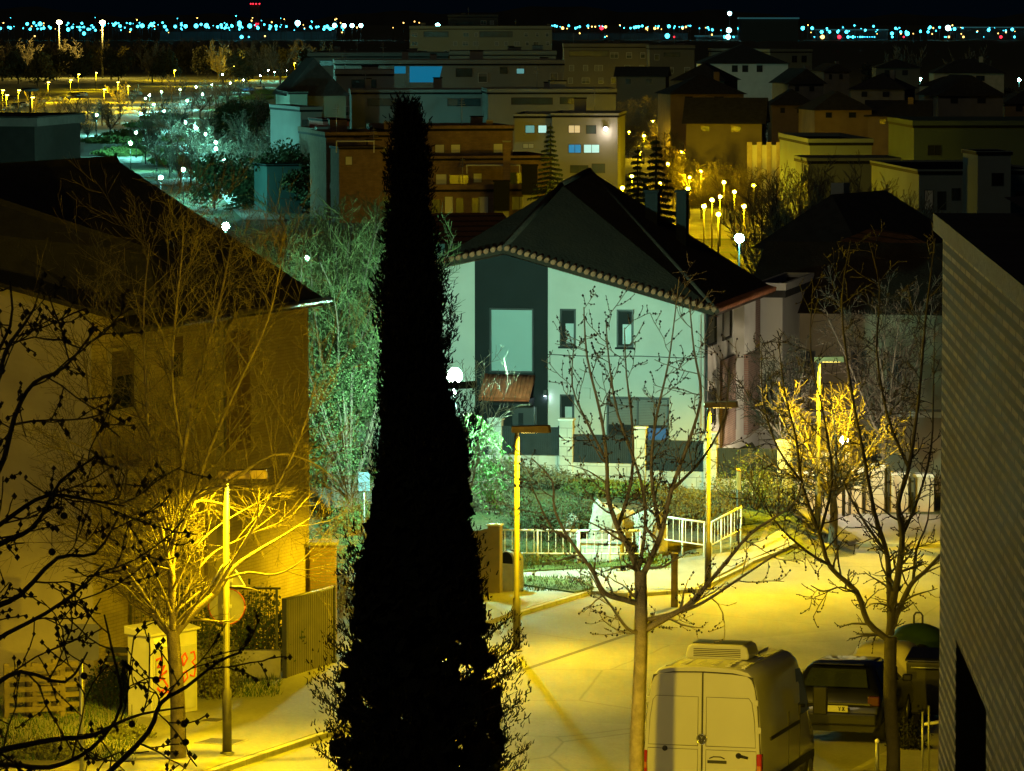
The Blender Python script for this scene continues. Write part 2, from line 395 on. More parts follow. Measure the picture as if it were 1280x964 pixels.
def hand_tree(name, label, trunk, paths, Y, k, seed, m1, m2, budr=0, mb=None, spread=1.2):
    rg = random.Random(seed); bp = P(trunk[0][0], trunk[0][1], Y)
    tm, wm, bu = MB(), MB(), MB()
    limbs(tm, wm, [(trunk, k['tr'][0], k['tr'][1], 0)], Y, k, rg)
    limbs(tm, wm, paths, Y, k, rg, spread, bu if budr else None, budr)
    t = thing(name, label, 'tree', bp)
    for b, nm, mm in ((tm,'trunk',m1),(wm,'crown',m2),(bu,'buds',mb)):
        if b.v:
            b.v = [(v[0]-bp.x, v[1]-bp.y, v[2]-bp.z) for v in b.v]; b.build(nm, mm, t)
    return t
def bare_tree(name, label, loc, h, k, seed, m1, m2, group=None, nl=7, fork=.28, ang=32, r=.12, cat='tree'):
    rg = random.Random(seed); tm, wm = MB(), MB(); fz = h*fork
    tm.tube([(0,0,-.2),(rg.uniform(-.1,.1),rg.uniform(-.1,.1),fz*.6),(0,0,fz)], [r*1.15,r,r*.85], 7, cap=False)
    for j in range(nl):
        az = 6.283*j/nl+rg.uniform(-.4,.4); a = R(ang*rg.uniform(.25,1.2)); L = (h-fz)*rg.uniform(.75,1.05)
        d = Vector((math.sin(a)*math.cos(az),math.sin(a)*math.sin(az),math.cos(a)))
        p = Vector((0,0,fz*rg.uniform(.75,1.0))); n = 6; pts = [p.copy()]; rad = [r*.6]; q = p.copy(); dd = d.copy()
        for i in range(n):
            dd = (dd+Vector((rg.gauss(0,.1),rg.gauss(0,.1),rg.gauss(.06,.08)))).normalized(); q = q+dd*L/n; pts.append(q.copy()); rad.append(max(k['rmin'],r*.6*(1-.85*(i+1)/n)))
        tm.tube(pts, rad, 5, cap=False)
        m = int(L*k['sp'])
        for s_ in range(m):
            f = (s_+rg.random())/m*n*.95+.05*n; i = min(n-1,int(f)); pp = pts[i].lerp(pts[i+1],f-i)
            ax = (pts[i+1]-pts[i]).normalized(); o = ax.orthogonal(); o.rotate(Matrix.Rotation(rg.uniform(0,6.283),3,ax))
            aa = R(k['ang']*rg.uniform(.7,1.3)); nd = (ax*math.cos(aa)+o*math.sin(aa)).normalized()
            sub(wm, pp, nd, k['len']*rg.uniform(.5,1.2)*(1-.4*f/n), max(k['rmin'],rad[i]*.45), 0, k['mx'], k, rg)
    t = thing(name, label, cat, loc, 0, group)
    tm.build('trunk', m1, t); wm.build('crown', m2, t); return t
def leafy(name, label, loc, h, rad, n, seed, m1, m2, group=None, th=.3, lobes=9, ls=.12, cat='tree', flat=.75):
    """trunk with limbs and a crown of many small leaf faces gathered in uneven clumps"""
    rg = random.Random(seed); t = thing(name, label, cat, loc, 0, group); tm, lm = MB(), MB()
    fz = h*th; tm.tube([(0,0,-.2),(rg.uniform(-.1,.1),0,fz*.5),(0,0,fz)], [h*.022,h*.018,h*.014], 6, cap=False)
    cl = []
    for j in range(lobes):
        az = rg.uniform(0,6.283); rr = rad*math.sqrt(rg.random())*.72; z = fz+(h-fz)*rg.uniform(.12,.88); c = Vector((rr*math.cos(az),rr*math.sin(az),z))
        cl.append((c, rad*rg.uniform(.28,.5))); tm.tube([(0,0,fz*rg.uniform(.7,1)), c*.5+Vector((0,0,fz*.5)), c], [h*.009,h*.006,h*.003], 4, cap=False)
    for i in range(n):
        c, r = cl[rg.randrange(lobes)]; d = Vector((rg.gauss(0,1),rg.gauss(0,1),rg.gauss(0,1)*flat)); d = d.normalized()*r*(rg.random()**.45)*rg.uniform(.8,1.25); q = c+d
        a = Vector((rg.gauss(0,1),rg.gauss(0,1),rg.gauss(0,1))).normalized(); bb = a.orthogonal()*ls*rg.uniform(.5,1.2); a = a*ls*rg.uniform(.7,1.5)
        lm.add([q-a*.5, q+bb*.5, q+a*.5, q-bb*.5], [(0,1,2,3)])
    tm.build('trunk', m1, t); lm.build('crown', m2, t); return t
def conifer(name, label, loc, h, rad, seed, m2, group=None, tiers=22, per=13):
    rg = random.Random(seed); t = thing(name, label, 'tree', loc, 0, group); tm, lm = MB(), MB()
    tm.tube([(0,0,-.2),(0,0,h*.97)], [h*.02,h*.003], 6, cap=False)
    for i in range(tiers):
        z = h*(.1+.88*i/tiers); r = rad*(1-.93*i/tiers)*rg.uniform(.8,1.15)
        for j in range(per):
            az = rg.uniform(0,6.283); L = r*rg.uniform(.6,1.1); dx, dy = math.cos(az), math.sin(az)
            tip = Vector((dx*L,dy*L,z-L*.18)); st = Vector((0,0,z)); tm.tube([st,tip],[h*.004,h*.001],3,cap=False)
            for s_ in range(int(26+L*16)):
                f = rg.uniform(.15,1); q = st.lerp(tip,f); sd = Vector((-dy,dx,0))*rg.uniform(-1,1)*L*.24*(1.15-f)+Vector((0,0,rg.uniform(-.22,.02)*L*.3)); e = q+sd+Vector((dx,dy,0))*L*.08
                wv = Vector((rg.gauss(0,1),rg.gauss(0,1),rg.gauss(0,1))).normalized()*h*.009
                lm.add([q-wv,q+wv,e+wv*.3,e-wv*.3+Vector((0,0,-.02*h*rg.random()))],[(0,1,2,3)])
    tm.build('trunk', m_bark2, t); lm.build('crown', m2, t); return t
def shrub(name, label, loc, w, d, h, n, seed, m1, m2, group=None, ls=.05, twig=60, cat='shrub'):
    rg = random.Random(seed); t = thing(name, label, cat, loc, 0, group); tm, lm = MB(), MB()
    for j in range(twig):
        a = rg.uniform(0,6.283); rr = math.sqrt(rg.random()); e = Vector((math.cos(a)*w/2*rr, math.sin(a)*d/2*rr, h*(1-.55*rr*rr)*rg.uniform(.7,1.12)))
        s0 = Vector((e.x*.5,e.y*.5,-.1)); mid = s0.lerp(e,.5)+Vector((rg.gauss(0,.05),rg.gauss(0,.05),.05)); tm.tube([s0,mid,e],[.012,.008,.004],3,cap=False)
        for s_ in range(n//twig):
            f = rg.uniform(.25,1.0); q = (s0.lerp(mid,f*2) if f < .5 else mid.lerp(e,f*2-1))+Vector((rg.gauss(0,1),rg.gauss(0,1),rg.gauss(0,.8)))*.09*max(.5,h)
            x1 = Vector((rg.gauss(0,1),rg.gauss(0,1),rg.gauss(0,1))).normalized(); y1 = x1.orthogonal()*ls*rg.uniform(.4,1); x1 = x1*ls*rg.uniform(.7,1.6)
            lm.add([q-x1*.5,q+y1*.5,q+x1*.5,q-y1*.5],[(0,1,2,3)])
    tm.build('stems', m1, t); lm.build('leaves', m2, t); return t
# --- big cypress close to the viewer
def cypress():
    rg = random.Random(3); Yc = 28.0; prof = [(964,390,655),(900,403,648),(850,405,640),(800,420,630),(700,434,612),(640,450,600),(560,465,594),(480,470,566),(400,474,557),(340,476,550),(300,481,545),(240,488,534),(190,492,529),(165,497,525),(140,506,512)]
    bp = Vector((P(515,900,Yc).x, Yc, gz(-.6,Yc))); t = thing('cypress', 'tall dark column of a cypress standing close up in front of the street', 'tree', bp)
    lev = []
    for v,u0,u1 in prof:
        a, c = P(u0,v,Yc), P(u1,v,Yc); lev.append((a.z-bp.z, (a.x+c.x)/2-bp.x, (c.x-a.x)/2))
    lev = [(0.3,0,.35),(1.2,-.0,.7)]+lev
    def at(z):
        for a,b in zip(lev,lev[1:]):
            if a[0] <= z <= b[0]:
                f = (z-a[0])/(b[0]-a[0]); return a[1]+(b[1]-a[1])*f, a[2]+(b[2]-a[2])*f
        return lev[-1][1], .01
    tm, lm = MB(), MB(); H = lev[-1][0]
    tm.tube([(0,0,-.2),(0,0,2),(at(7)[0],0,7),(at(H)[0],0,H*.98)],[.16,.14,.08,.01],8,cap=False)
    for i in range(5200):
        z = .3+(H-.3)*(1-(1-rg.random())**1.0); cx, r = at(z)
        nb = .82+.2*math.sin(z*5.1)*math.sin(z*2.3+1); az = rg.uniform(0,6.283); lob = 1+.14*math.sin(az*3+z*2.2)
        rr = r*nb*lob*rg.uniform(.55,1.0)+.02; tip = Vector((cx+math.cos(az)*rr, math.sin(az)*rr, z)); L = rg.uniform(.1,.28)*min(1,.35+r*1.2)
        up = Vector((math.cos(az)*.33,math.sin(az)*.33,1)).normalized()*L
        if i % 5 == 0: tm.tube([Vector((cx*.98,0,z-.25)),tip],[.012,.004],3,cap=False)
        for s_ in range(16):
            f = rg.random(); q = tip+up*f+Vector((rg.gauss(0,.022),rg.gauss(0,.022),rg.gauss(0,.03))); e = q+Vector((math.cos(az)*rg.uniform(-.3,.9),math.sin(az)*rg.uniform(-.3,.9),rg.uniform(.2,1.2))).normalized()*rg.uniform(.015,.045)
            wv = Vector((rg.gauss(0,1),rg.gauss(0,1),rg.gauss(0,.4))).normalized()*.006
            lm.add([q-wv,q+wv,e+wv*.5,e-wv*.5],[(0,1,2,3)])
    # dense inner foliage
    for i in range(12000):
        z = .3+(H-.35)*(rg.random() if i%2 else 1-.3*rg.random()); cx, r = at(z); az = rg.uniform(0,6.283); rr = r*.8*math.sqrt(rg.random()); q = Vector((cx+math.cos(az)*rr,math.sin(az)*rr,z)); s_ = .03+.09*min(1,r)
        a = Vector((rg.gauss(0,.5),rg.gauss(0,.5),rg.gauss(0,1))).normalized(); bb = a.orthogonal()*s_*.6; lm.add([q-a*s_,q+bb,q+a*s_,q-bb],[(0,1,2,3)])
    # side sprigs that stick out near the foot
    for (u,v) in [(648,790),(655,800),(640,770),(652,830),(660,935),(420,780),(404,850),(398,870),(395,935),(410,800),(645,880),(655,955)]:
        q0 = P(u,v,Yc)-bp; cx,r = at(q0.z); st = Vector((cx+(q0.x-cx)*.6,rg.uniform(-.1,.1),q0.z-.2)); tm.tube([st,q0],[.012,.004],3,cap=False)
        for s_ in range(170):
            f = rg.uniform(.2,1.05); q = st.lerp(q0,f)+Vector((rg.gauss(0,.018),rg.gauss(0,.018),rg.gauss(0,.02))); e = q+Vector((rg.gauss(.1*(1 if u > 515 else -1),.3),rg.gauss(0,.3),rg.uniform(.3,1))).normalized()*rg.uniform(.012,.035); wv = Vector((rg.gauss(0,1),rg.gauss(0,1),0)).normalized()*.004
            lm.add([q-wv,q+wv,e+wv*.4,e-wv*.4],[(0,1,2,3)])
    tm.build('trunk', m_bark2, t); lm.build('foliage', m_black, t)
cypress()
# --- the budding tree close by on the left, its trunk outside the frame
kf = dict(wig=.16, up=.03, rmin=.0035, kids=[4,3], ang=48, lr=.55, len=.45, mx=1, tr=(.09,.07), budp=.75)
hand_tree('budding_tree', 'black silhouette of close budding branches with hanging ball fruits', [(-50,3100),(-60,2200),(-70,1300),(-75,1050),(-85,800),(-75,560)], [
 ([(-75,1050),(20,1000),(110,985),(138,960),(180,912),(201,878),(235,862),(268,837),(296,822)],.02,.005,5),
 ([(-80,960),(0,932),(60,928),(110,915),(150,905),(185,890),(225,880)],.017,.004,6),
 ([(-80,900),(-20,870),(30,840),(80,850),(120,820)],.016,.004,6),
 ([(-80,820),(-10,760),(30,745),(75,700),(110,690),(150,650)],.018,.004,6),
 ([(-80,740),(-10,690),(35,660),(70,600),(105,570)],.018,.004,6),
 ([(-78,650),(-10,600),(30,520),(60,480),(100,455),(135,412)],.017,.004,6),
 ([(-76,600),(-20,510),(15,440),(40,400),(48,375)],.016,.004,6),
 ([(-76,560),(-30,470),(0,410),(12,355)],.014,.004,6),
 ([(-80,870),(-10,800),(60,770),(110,740),(135,700)],.014,.004,6),
 ([(-80,1000),(0,965),(60,960),(120,930),(140,880),(135,820),(120,770)],.015,.004,5),
 ([(-80,720),(0,640),(60,620),(110,625),(150,630)],.014,.004,6),
], 20, kf, 11, m_bark2, m_bark2, .011, m_bark2, .6)
fr = bpy.data.objects['buds']; tr_ = fr.parent.location
for (u,v) in [(230,905),(232,928),(195,850),(80,645),(65,690),(165,905),(105,845)]:
    q = P(u,v,20)-tr_; bb = MB(); bb.tube([q+Vector((0,0,.09)),q],[.0015,.0015],3,cap=False); bb.ball(q,.017,10,7); bb.build('seed_ball', m_bark2, fr.parent)
# --- fine twigged street tree on the left pavement
_p = G(284,942,.13); AVOID.append(Vector((_p.x+.36,_p.y,_p.z+5.3)))
kl_ = dict(wig=.12, up=.045, rmin=.0034, kids=[6,5,3], ang=34, lr=.62, len=1.6, mx=2, tr=(.155,.12))
YT = 79.2
hand_tree('street_tree', 'bare street tree of fine upright twigs beside the signposted lamp on the left pavement', [(222,975),(221,900),(219,850),(216,790)], [
 ([(216,794),(196,772),(180,738),(167,708),(158,650),(138,600),(118,540),(105,470),(100,420)],.085,.012,6.0),
 ([(220,790),(243,765),(268,740),(289,712),(320,690),(350,672),(385,650)],.08,.010,5.6),
 ([(218,788),(213,730),(212,665),(216,632),(226,560),(243,480),(262,400),(278,330),(284,290)],.08,.010,5.6),
 ([(213,690),(240,630),(262,560),(300,480),(335,400),(352,330)],.05,.008,5.6),
 ([(214,720),(196,640),(184,560),(176,470),(172,380),(180,300)],.05,.008,5.6),
 ([(190,760),(160,720),(130,690),(95,660),(60,650)],.045,.008,5.2),
 ([(268,740),(300,690),(340,620),(375,550),(395,480)],.045,.008,5.6),
 ([(226,560),(215,480),(222,400),(232,320),(236,275)],.035,.006,5.6),
 ([(243,622),(290,600),(340,570),(385,575),(420,600)],.04,.007,5.6),
 ([(168,715),(130,660),(100,600),(80,560)],.035,.007,5.6),
 ([(280,725),(310,715),(345,720),(380,700),(415,660)],.03,.006,5.6),
 ([(214,690),(232,640),(255,612),(300,606),(345,603)],.03,.007,2.2,-1.6),
 ([(213,690),(235,630),(268,632),(300,650),(328,656)],.03,.007,2.2,3.4),
 ([(218,770),(240,720),(262,690),(300,672),(340,640)],.03,.007,3.5,2.0),
 ([(216,740),(238,690),(270,655),(310,630)],.025,.006,3,1.6),
 ([(216,720),(225,650),(245,615),(262,600)],.025,.006,2.5,2.8),
 ([(226,760),(260,735),(300,735),(330,745)],.022,.006,3.5,1.4),
], YT, kl_, 5, m_bark, mat('pale lit twig bark',(.075,.06,.036),.9,.25,5), spread=1.9)
AVOID.clear()
km = dict(wig=.17, up=.05, rmin=.005, kids=[5,3], ang=45, lr=.5, len=.62, mx=1, tr=(.125,.085), budp=.65)
hand_tree('street_tree', 'pale trunked bare tree with knobbly upswept limbs standing just left of the white van', [(786,1195),(790,1080),(793,1000),(796,930),(800,870),(802,800),(803,715)], [
 ([(801,718),(785,690),(770,660),(762,620),(758,577),(748,520),(735,450),(731,388)],.05,.008,4.5),
 ([(805,715),(818,685),(826,660),(840,614),(858,560),(872,500),(868,440),(862,380)],.05,.008,4.5),
 ([(803,755),(780,752),(757,740),(742,715),(715,675),(695,640),(690,600),(662,575)],.045,.008,4.5),
 ([(803,790),(785,784),(765,758),(750,736),(735,715)],.03,.006,4.5),
 ([(803,786),(840,768),(866,755),(905,707),(940,670),(985,640),(1005,615)],.05,.008,4.5),
 ([(803,775),(840,770),(880,755),(930,720),(975,690),(1000,685)],.035,.007,4.2),
 ([(770,660),(790,600),(792,530),(785,470),(782,410)],.03,.006,4.5),
 ([(826,660),(815,590),(820,520),(838,450),(846,350)],.03,.006,4.5),
 ([(758,577),(735,530),(715,480),(720,420)],.022,.006,4.5),
 ([(840,614),(880,570),(905,520),(915,460)],.025,.006,4.5),
 ([(800,716),(804,660),(800,600),(770,520),(760,450),(755,400)],.03,.006,4.5),
 ([(715,675),(690,660),(672,620),(660,600)],.02,.006,4.5),
], 60, km, 21, mat('pale grey bark',(.26,.22,.15),.9,.3,7,bump=.5), mat('pale grey bark',(.26,.22,.15)), .014, m_bark2, 1.1)
kr = dict(wig=.15, up=.04, rmin=.0065, kids=[5,4], ang=45, lr=.52, len=.7, mx=1, tr=(.125,.11), budp=.6)
hand_tree('street_tree', 'dark forked bare tree with many small buds in front of the parked dark car', [(1116,1010),(1116,940),(1114,870),(1112,795)], [
 ([(1108,797),(1085,777),(1072,742),(1041,707),(1024,667),(1006,606),(998,550),(985,490),(975,420)],.06,.009,4.2),
 ([(1116,780),(1128,745),(1140,728),(1155,712),(1169,694),(1190,670)],.055,.02,3.5),
 ([(1112,795),(1116,750),(1120,716),(1126,672),(1118,628),(1134,584),(1142,500),(1150,400),(1163,300)],.075,.010,4.2),
 ([(1112,780),(1112,716),(1106,685),(1092,640),(1080,560),(1062,480),(1055,380),(1062,300)],.055,.009,4.2),
 ([(1041,707),(1010,690),(975,660),(950,620),(930,590)],.03,.007,4.5),
 ([(1024,667),(1040,600),(1035,520),(1020,440),(1022,350)],.03,.007,4.5),
 ([(1106,685),(1075,640),(1050,600),(1040,560)],.03,.007,4.5),
 ([(1126,672),(1150,620),(1165,560),(1170,480),(1168,400)],.03,.007,4.5),
 ([(1134,584),(1110,520),(1100,440),(1105,360),(1095,300)],.03,.007,4.5),
 ([(1072,742),(1050,735),(1030,740),(1012,730)],.018,.006,4.5),
 ([(1006,606),(970,560),(955,500),(950,430)],.025,.006,4.5),
 ([(1140,728),(1150,690),(1165,650),(1172,600)],.03,.007,4.5),
], 75, kr, 31, m_bark2, m_bark2, .014, m_bark2, 1.3)
# ------------------------------------------------------------------ right pavement and street furniture
KR = 11.64
sheet('pavement', [kl(45,KR+7),kl(45,KR),kl(100,KR),kl(100,KR+9)], .13, m_pave, True)
b = MB(); q = Vector((-SY,SX))*.15
for k in range(55):
    pa = Vector(kl(45+k,KR-.01)); pc = Vector(kl(45.985+k,KR-.01))
    b.prism([tuple(pa),tuple(pc),tuple(pc+q),tuple(pa+q)], lambda p:(p[0],p[1],gz(*p)-.1), lambda p:(p[0],p[1],gz(*p)+.122))
tag(b.build('kerb', m_kerb, bev=.012), kind='structure')
# ------------------------------------------------------------------ sodium street lamps with flat heads
m_pole = mat('weathered lamp pole', (.075,.07,.06), .55, .15, 8, metal=.3)
m_head = mat('brown lamp housing', (.30,.22,.11), .6, .2, 5)
m_sod = emit('sodium lamp lens', (1,.72,.12), 25)
def street_lamp(u, v, H, label, w, rz=0, group='flat headed sodium street lamps', cone=168, reach=.72, blend=.3):
    p = G(u, v, .13); loc = (p.x, p.y, p.z+.12)
    t = thing('street_lamp', label, 'street lamp', loc, rz, group)
    b = MB(); b.tube([(0,0,0),(0,0,1.2),(0,0,1.22),(0,0,H)],[.085,.085,.062,.055],12); b.build('pole', m_pole, t)
    b = MB(); b.lathe([(.13,0),(.13,.03),(.09,.05)], n=12); b.build('base_plate', m_pole, t)
    b = MB(); b.prism([(-.12,-.17),(reach,-.19),(reach+.05,-.1),(reach+.05,.1),(reach,.19),(-.12,.17)], lambda p:(p[0],p[1],H+.085), lambda p:(p[0]*.97,p[1]*.8,H+.22+p[0]*.03)); b.build('lamp_head', m_head, t)
    b = MB(); b.box(.1,reach-.1,-.10,.10,H+.077,H+.083); b.build('lens', m_sod, t)
    b = MB(); b.tube([(0,0,H-.02),(0,0,H+.1)],[.045,.045],8); b.build('neck', m_pole, t)
    light('bulb', (reach*.5,0,H+.045), SODIUM, w, .09, t, cone, blend)
    return t
ZW = 2600
lampA = street_lamp(284, 942, 5.0, 'street lamp with road signs on its pole beside the fine twigged street tree', 6000)
lampB = street_lamp(646, 814, 4.85, 'street lamp right of the tall cypress, lit from top to foot', 7200, cone=150)
lampC = street_lamp(885, 736, 4.65, 'street lamp between the two white railings in front of the white house', 6500, cone=150)
lampD = street_lamp(1022, 668, 4.9, 'street lamp amid the glowing yellow branches behind the forked tree', 9500, R(0))
# unseen lamp posts, added behind the cypress and outside the frame to light the street
def globe_lamp(name, loc, H, label, c, w, r=.2, em=30, group=None, lightit=True, ec=None, glow='globe lamp glass'):
    t = thing(name, label, 'street lamp', loc, 0, group)
    b = MB(); b.tube([(0,0,-.1),(0,0,H-.22)],[.06,.045],8); b.build('pole', m_dkmetal, t)
    b = MB(); b.lathe([(.05,H-.26),(.1,H-.2),(.06,H-.16)], n=10); b.build('collar', m_dkmetal, t)
    b = MB(); b.ball((0,0,H), r, 24, 14); em_ = w/(124*r*r); g_ = b.build('globe', emit('%s %d'%(glow,round(em_)), c, em_), t)
    return t
lampF = street_lamp(598, 1000, 4.6, 'unseen street lamp added below the frame to light the van', 40000, cone=176, blend=.04)
lampF.location = (-.27,36,gz(-.27,36)+.1)  # unseen lamp, added for the van and the near road
q = P(545,1015,75)
globe_lamp('street_lamp', (q.x,75,gz(q.x,75)), 5.2, 'unseen sodium globe lamp added behind the tall cypress to light the road', SODIUM, 10000, .2, glow='sodium globe glass')  # added for its light on the road and the left house wall
# ------------------------------------------------------------------ signs on the left lamp pole
m_sback = mat('aluminium sign back', (.17,.165,.15), .6, .1, 5, metal=.05)
m_red = mat('red reflective rim', (.16,.02,.012), .5, .1, 4)
def sign_round(loc, r, label):
    t = thing('round_road_sign', label, 'road sign', loc)
    b = MB(); b.prism([(r*math.cos(6.283*i/32),r*math.sin(6.283*i/32)) for i in range(32)], lambda p:(p[0],.0,p[1]), lambda p:(p[0],.022,p[1])); b.build('panel', m_sback, t)
    b = MB(); b.tube([(r*math.cos(6.283*i/32),.01,r*math.sin(6.283*i/32)) for i in range(33)], .016, 6); b.build('rim', m_red, t)
    b = MB(); b.box(-.09,.09,-.03,-.002,-.03,.03); b.build('bracket', m_metal, t)
def sign_tri(loc, r, label):
    t = thing('triangular_road_sign', label, 'road sign', loc)
    pts = [(-r*.95,-r*.5),(r*.95,-r*.5),(0,r*1.05)]
    b = MB(); b.prism(pts, lambda p:(p[0],0,p[1]), lambda p:(p[0],.022,p[1])); b.build('panel', m_sback, t, bev=.01)
    b = MB(); b.tube([(p[0],.01,p[1]) for p in pts+pts[:1]], .018, 6); b.build('rim', m_white, t)
    b = MB(); b.box(-.09,.09,-.03,-.002,-.1,-.04); b.build('bracket', m_metal, t)
pA = lampA.location
sign_round((pA.x,pA.y+.10,P(284,759,pA.y).z), .33, 'round road sign seen from behind, mounted on the left lamp pole')
sign_tri((pA.x+.02,pA.y+.10,P(284,722,pA.y).z), .34, 'triangular road sign seen from behind, above the round one on the lamp pole')
# square sign turned away at the far left
p = P(101,802,74); gzz = gz(p.x,74)
t = thing('square_road_sign', 'square sign turned away on a thin post among the budding branches', 'road sign', (p.x,74,gzz))
b = MB(); b.tube([(0,0,-.1),(0,0,p.z-gzz+.2)],[.035,.035],8); b.build('post', m_metal, t)
hh = p.z-gzz; rr = .31
b = MB(); cpts = []
for (cx,cz_,a0) in ((rr-.05,rr-.05,0),(-rr+.05,rr-.05,90),(-rr+.05,-rr+.05,180),(rr-.05,-rr+.05,270)):
    for k in range(5): a = R(a0+k*22.5); cpts.append((cx+.05*math.cos(a), cz_+.05*math.sin(a)))
b.prism(cpts, lambda p:(p[0],-.05,hh+p[1]), lambda p:(p[0],-.07,hh+p[1])); b.build('panel', m_sback, t)
b = MB(); b.box(-rr+.03,rr-.03,-.048,-.03,hh+.12,hh+.16); b.box(-rr+.03,rr-.03,-.048,-.03,hh-.16,hh-.12); b.build('brackets', m_metal, t)
# ------------------------------------------------------------------ utility cabinet with graffiti
p = G(189, 897, .13); YC = p.y
t = thing('utility_cabinet', 'tall pale utility cabinet with red graffiti behind the street tree trunk', 'utility cabinet', (p.x,p.y,p.z+.1), R(52))
m_cab = mat('cream cabinet paint', (.5,.49,.42), .6, .12, 2)
# local: +x runs right along the door side, +y runs to the left face
H_ = 1.62; LW = 1.35; DW = .62
b = MB(); b.prism([(0,0),(LW,0),(LW,DW),(0,DW)], lambda p:(p[0],p[1],.0), lambda p:(p[0],p[1],H_)); b.build('body', m_cab, t, bev=.015)
b = MB(); b.prism([(-.05,-.05),(LW+.05,-.05),(LW+.05,DW+.05),(-.05,DW+.05)], lambda p:(p[0],p[1],H_+.002), lambda p:(p[0],p[1],H_+.05+.12*(p[1]>.3))); b.build('roof', m_cab, t, bev=.012)
for a in (0,1):
    b = MB(); b.box(.05+a*.64,.67+a*.62,-.025,-.002,.08,H_-.28); d = b.build('door', mat('grey cabinet door', (.42,.42,.40), .55, .12, 3), t, bev=.006)
    b = MB(); b.box(.60-a*0+a*.12,.63+a*.12,-.05,-.026,.75,.95); b.build('handle', m_dkmetal, d)
b = MB(); b.box(.06,.5,-.02,-.003,H_-.24,H_-.04); b.build('notice', mat('white notice', (.75,.75,.7), .5, .15, 9), t)
m_graf = mat('red spray paint', (.55,.06,.02), .6, .2, 8)
b = MB()
def gline(pts, r=.022): b.tube([(x,-.028,z) for x,z in pts], r, 5)
gline([(.72,1.08),(.78,1.18),(.80,1.15),(.78,.95),(.74,.72)]); gline([(.9,.95),(.86,1.12),(.96,1.2),(1.02,1.08),(.94,.98),(.9,.95)]); gline([(1.12,1.18),(1.22,1.2),(1.26,1.05),(1.16,1.0),(1.27,.9),(1.22,.7),(1.1,.74)])
gline([(.9,.8),(1.0,.84),(1.03,.7),(.92,.62),(.9,.74)])
gline([(.12,1.15),(.3,1.2),(.16,1.0),(.36,1.02),(.22,.82),(.42,.9)],.03); gline([(.1,.7),(.3,.78),(.45,.6),(.25,.5),(.15,.6)],.03); gline([(.3,.45),(.46,.5),(.5,.36)],.025)
b.build('graffiti', m_graf, t)
# ------------------------------------------------------------------ fence on the left
def onplane(T, u, v, axis=1):
    """where the sight line meets the vertical plane local y=0 (axis 1) or local x=0 (axis 0) of a frame (x,y,z,rot)"""
    ox, oy, oz, rot = T; d = ray(u, v); c, s_ = math.cos(-rot), math.sin(-rot)
    o = Vector((-ox,-oy,CZ-oz)); o = Vector((o.x*c-o.y*s_, o.x*s_+o.y*c, o.z)); d = Vector((d.x*c-d.y*s_, d.x*s_+d.y*c, d.z))
    k = -o[axis]/d[axis]; q = o+d*k; return (q.x if axis == 1 else q.y), q.z
m_corr = mat('olive corrugated metal', (.16,.15,.11), .55, .15, 2, metal=.2)
p = G(357, 855, .0); q2 = G(416, 836, 0)
rot = math.atan2(q2.y-p.y, q2.x-p.x); L_ = (Vector(q2[:2])-Vector(p[:2])).length
t = thing('corrugated_gate', 'olive corrugated metal gate panel at the end of the pavement', 'gate', (p.x,p.y,p.z), rot)
H_ = 1.78; dz = (q2.z-p.z)/L_
b = MB(); n = int(L_/.035); prof = [(i*L_/n, .02 if i%4 in (0,1) else -.02) for i in range(n+1)]
vs = [(x,y,.08+x*dz) for x,y in prof]+[(x,y,H_+x*dz) for x,y in prof]
b.add(vs, [(i,i+1,i+2+n,i+1+n) for i in range(n)]); o = b.build('panel', m_corr, t); sd = o.modifiers.new('Solidify','SOLIDIFY'); sd.thickness = .006
b = MB(); b.box(-.08,.0,-.05,.05,-.1,H_+.05); b.build('post', m_dkmetal, t)
b = MB(); b.box(L_,L_+.09,-.05,.05,-.1+L_*dz,H_+.05+L_*dz); b.build('post', m_dkmetal, t)
b = MB(); b.tube([(0,-.0,H_+.02),(L_,0,H_+.02+L_*dz)], .035, 6); b.build('top_rail', m_corr, t)
p2 = G(298, 852, 0)
t = thing('mesh_fence', 'dark mesh fence on a low rendered wall left of the corrugated gate', 'fence', (p.x-.1,p.y+.05,p.z), math.atan2(-(p.y+.6-p.y), 2.0)*0)
LL = 3.2
b = MB(); b.box(-LL,0,-.1,.1,-.1,.72); b.build('low_wall', mat('rendered low wall', (.30,.29,.25), .9, .25, 2, bump=.4), t, bev=.01)
for i in range(4):
    b = MB(); b.box(-LL+i*1.03,-LL+i*1.03+.05,-.025,.025,.72,2.05); b.build('post', m_dkmetal, t)
b = MB()
for i in range(40): b.tube([(-LL+.02+i*LL/40,.03,.74),(-LL+.02+i*LL/40,.03,2.0)], .005, 3, cap=False)
for i in range(14): b.tube([(-LL,.035,.78+i*.09),(0,.035,.78+i*.09)], .004, 3, cap=False)
b.tube([(-LL,0,2.03),(0,0,2.03)], .025, 6); b.build('mesh', m_dkmetal, t)
rgx = random.Random(3)
for i,(dx,lab) in enumerate([(-.7,'dark evergreen hedge bush behind the mesh fence next to the gate'),(-2.2,'dark evergreen hedge bush behind the left half of the mesh fence')]):
    shrub('hedge_bush', lab, (p.x+dx,p.y+.9,p.z), 1.7, 1.1, 2.0, 2600, 60+i, m_twigd, m_leaf, 'hedge bushes behind the fence', .07)
pq = P(404,690,101)
t = thing('gate_pillar', 'stubby brick gate pillar glimpsed behind the corrugated gate', 'pillar', (pq.x,101,gz(pq.x,101)))
m_pbrick = brick('pillar brick', (.30,.20,.10), (.24,.16,.08), (.2,.18,.15), .24, .07, .012, .4, 'xy')
hz = P(404,676,101).z-gz(pq.x,101)
b = MB(); b.box(-.3,.3,-.3,.3,-.1,hz-.08); b.build('shaft', m_pbrick, t, bev=.01)
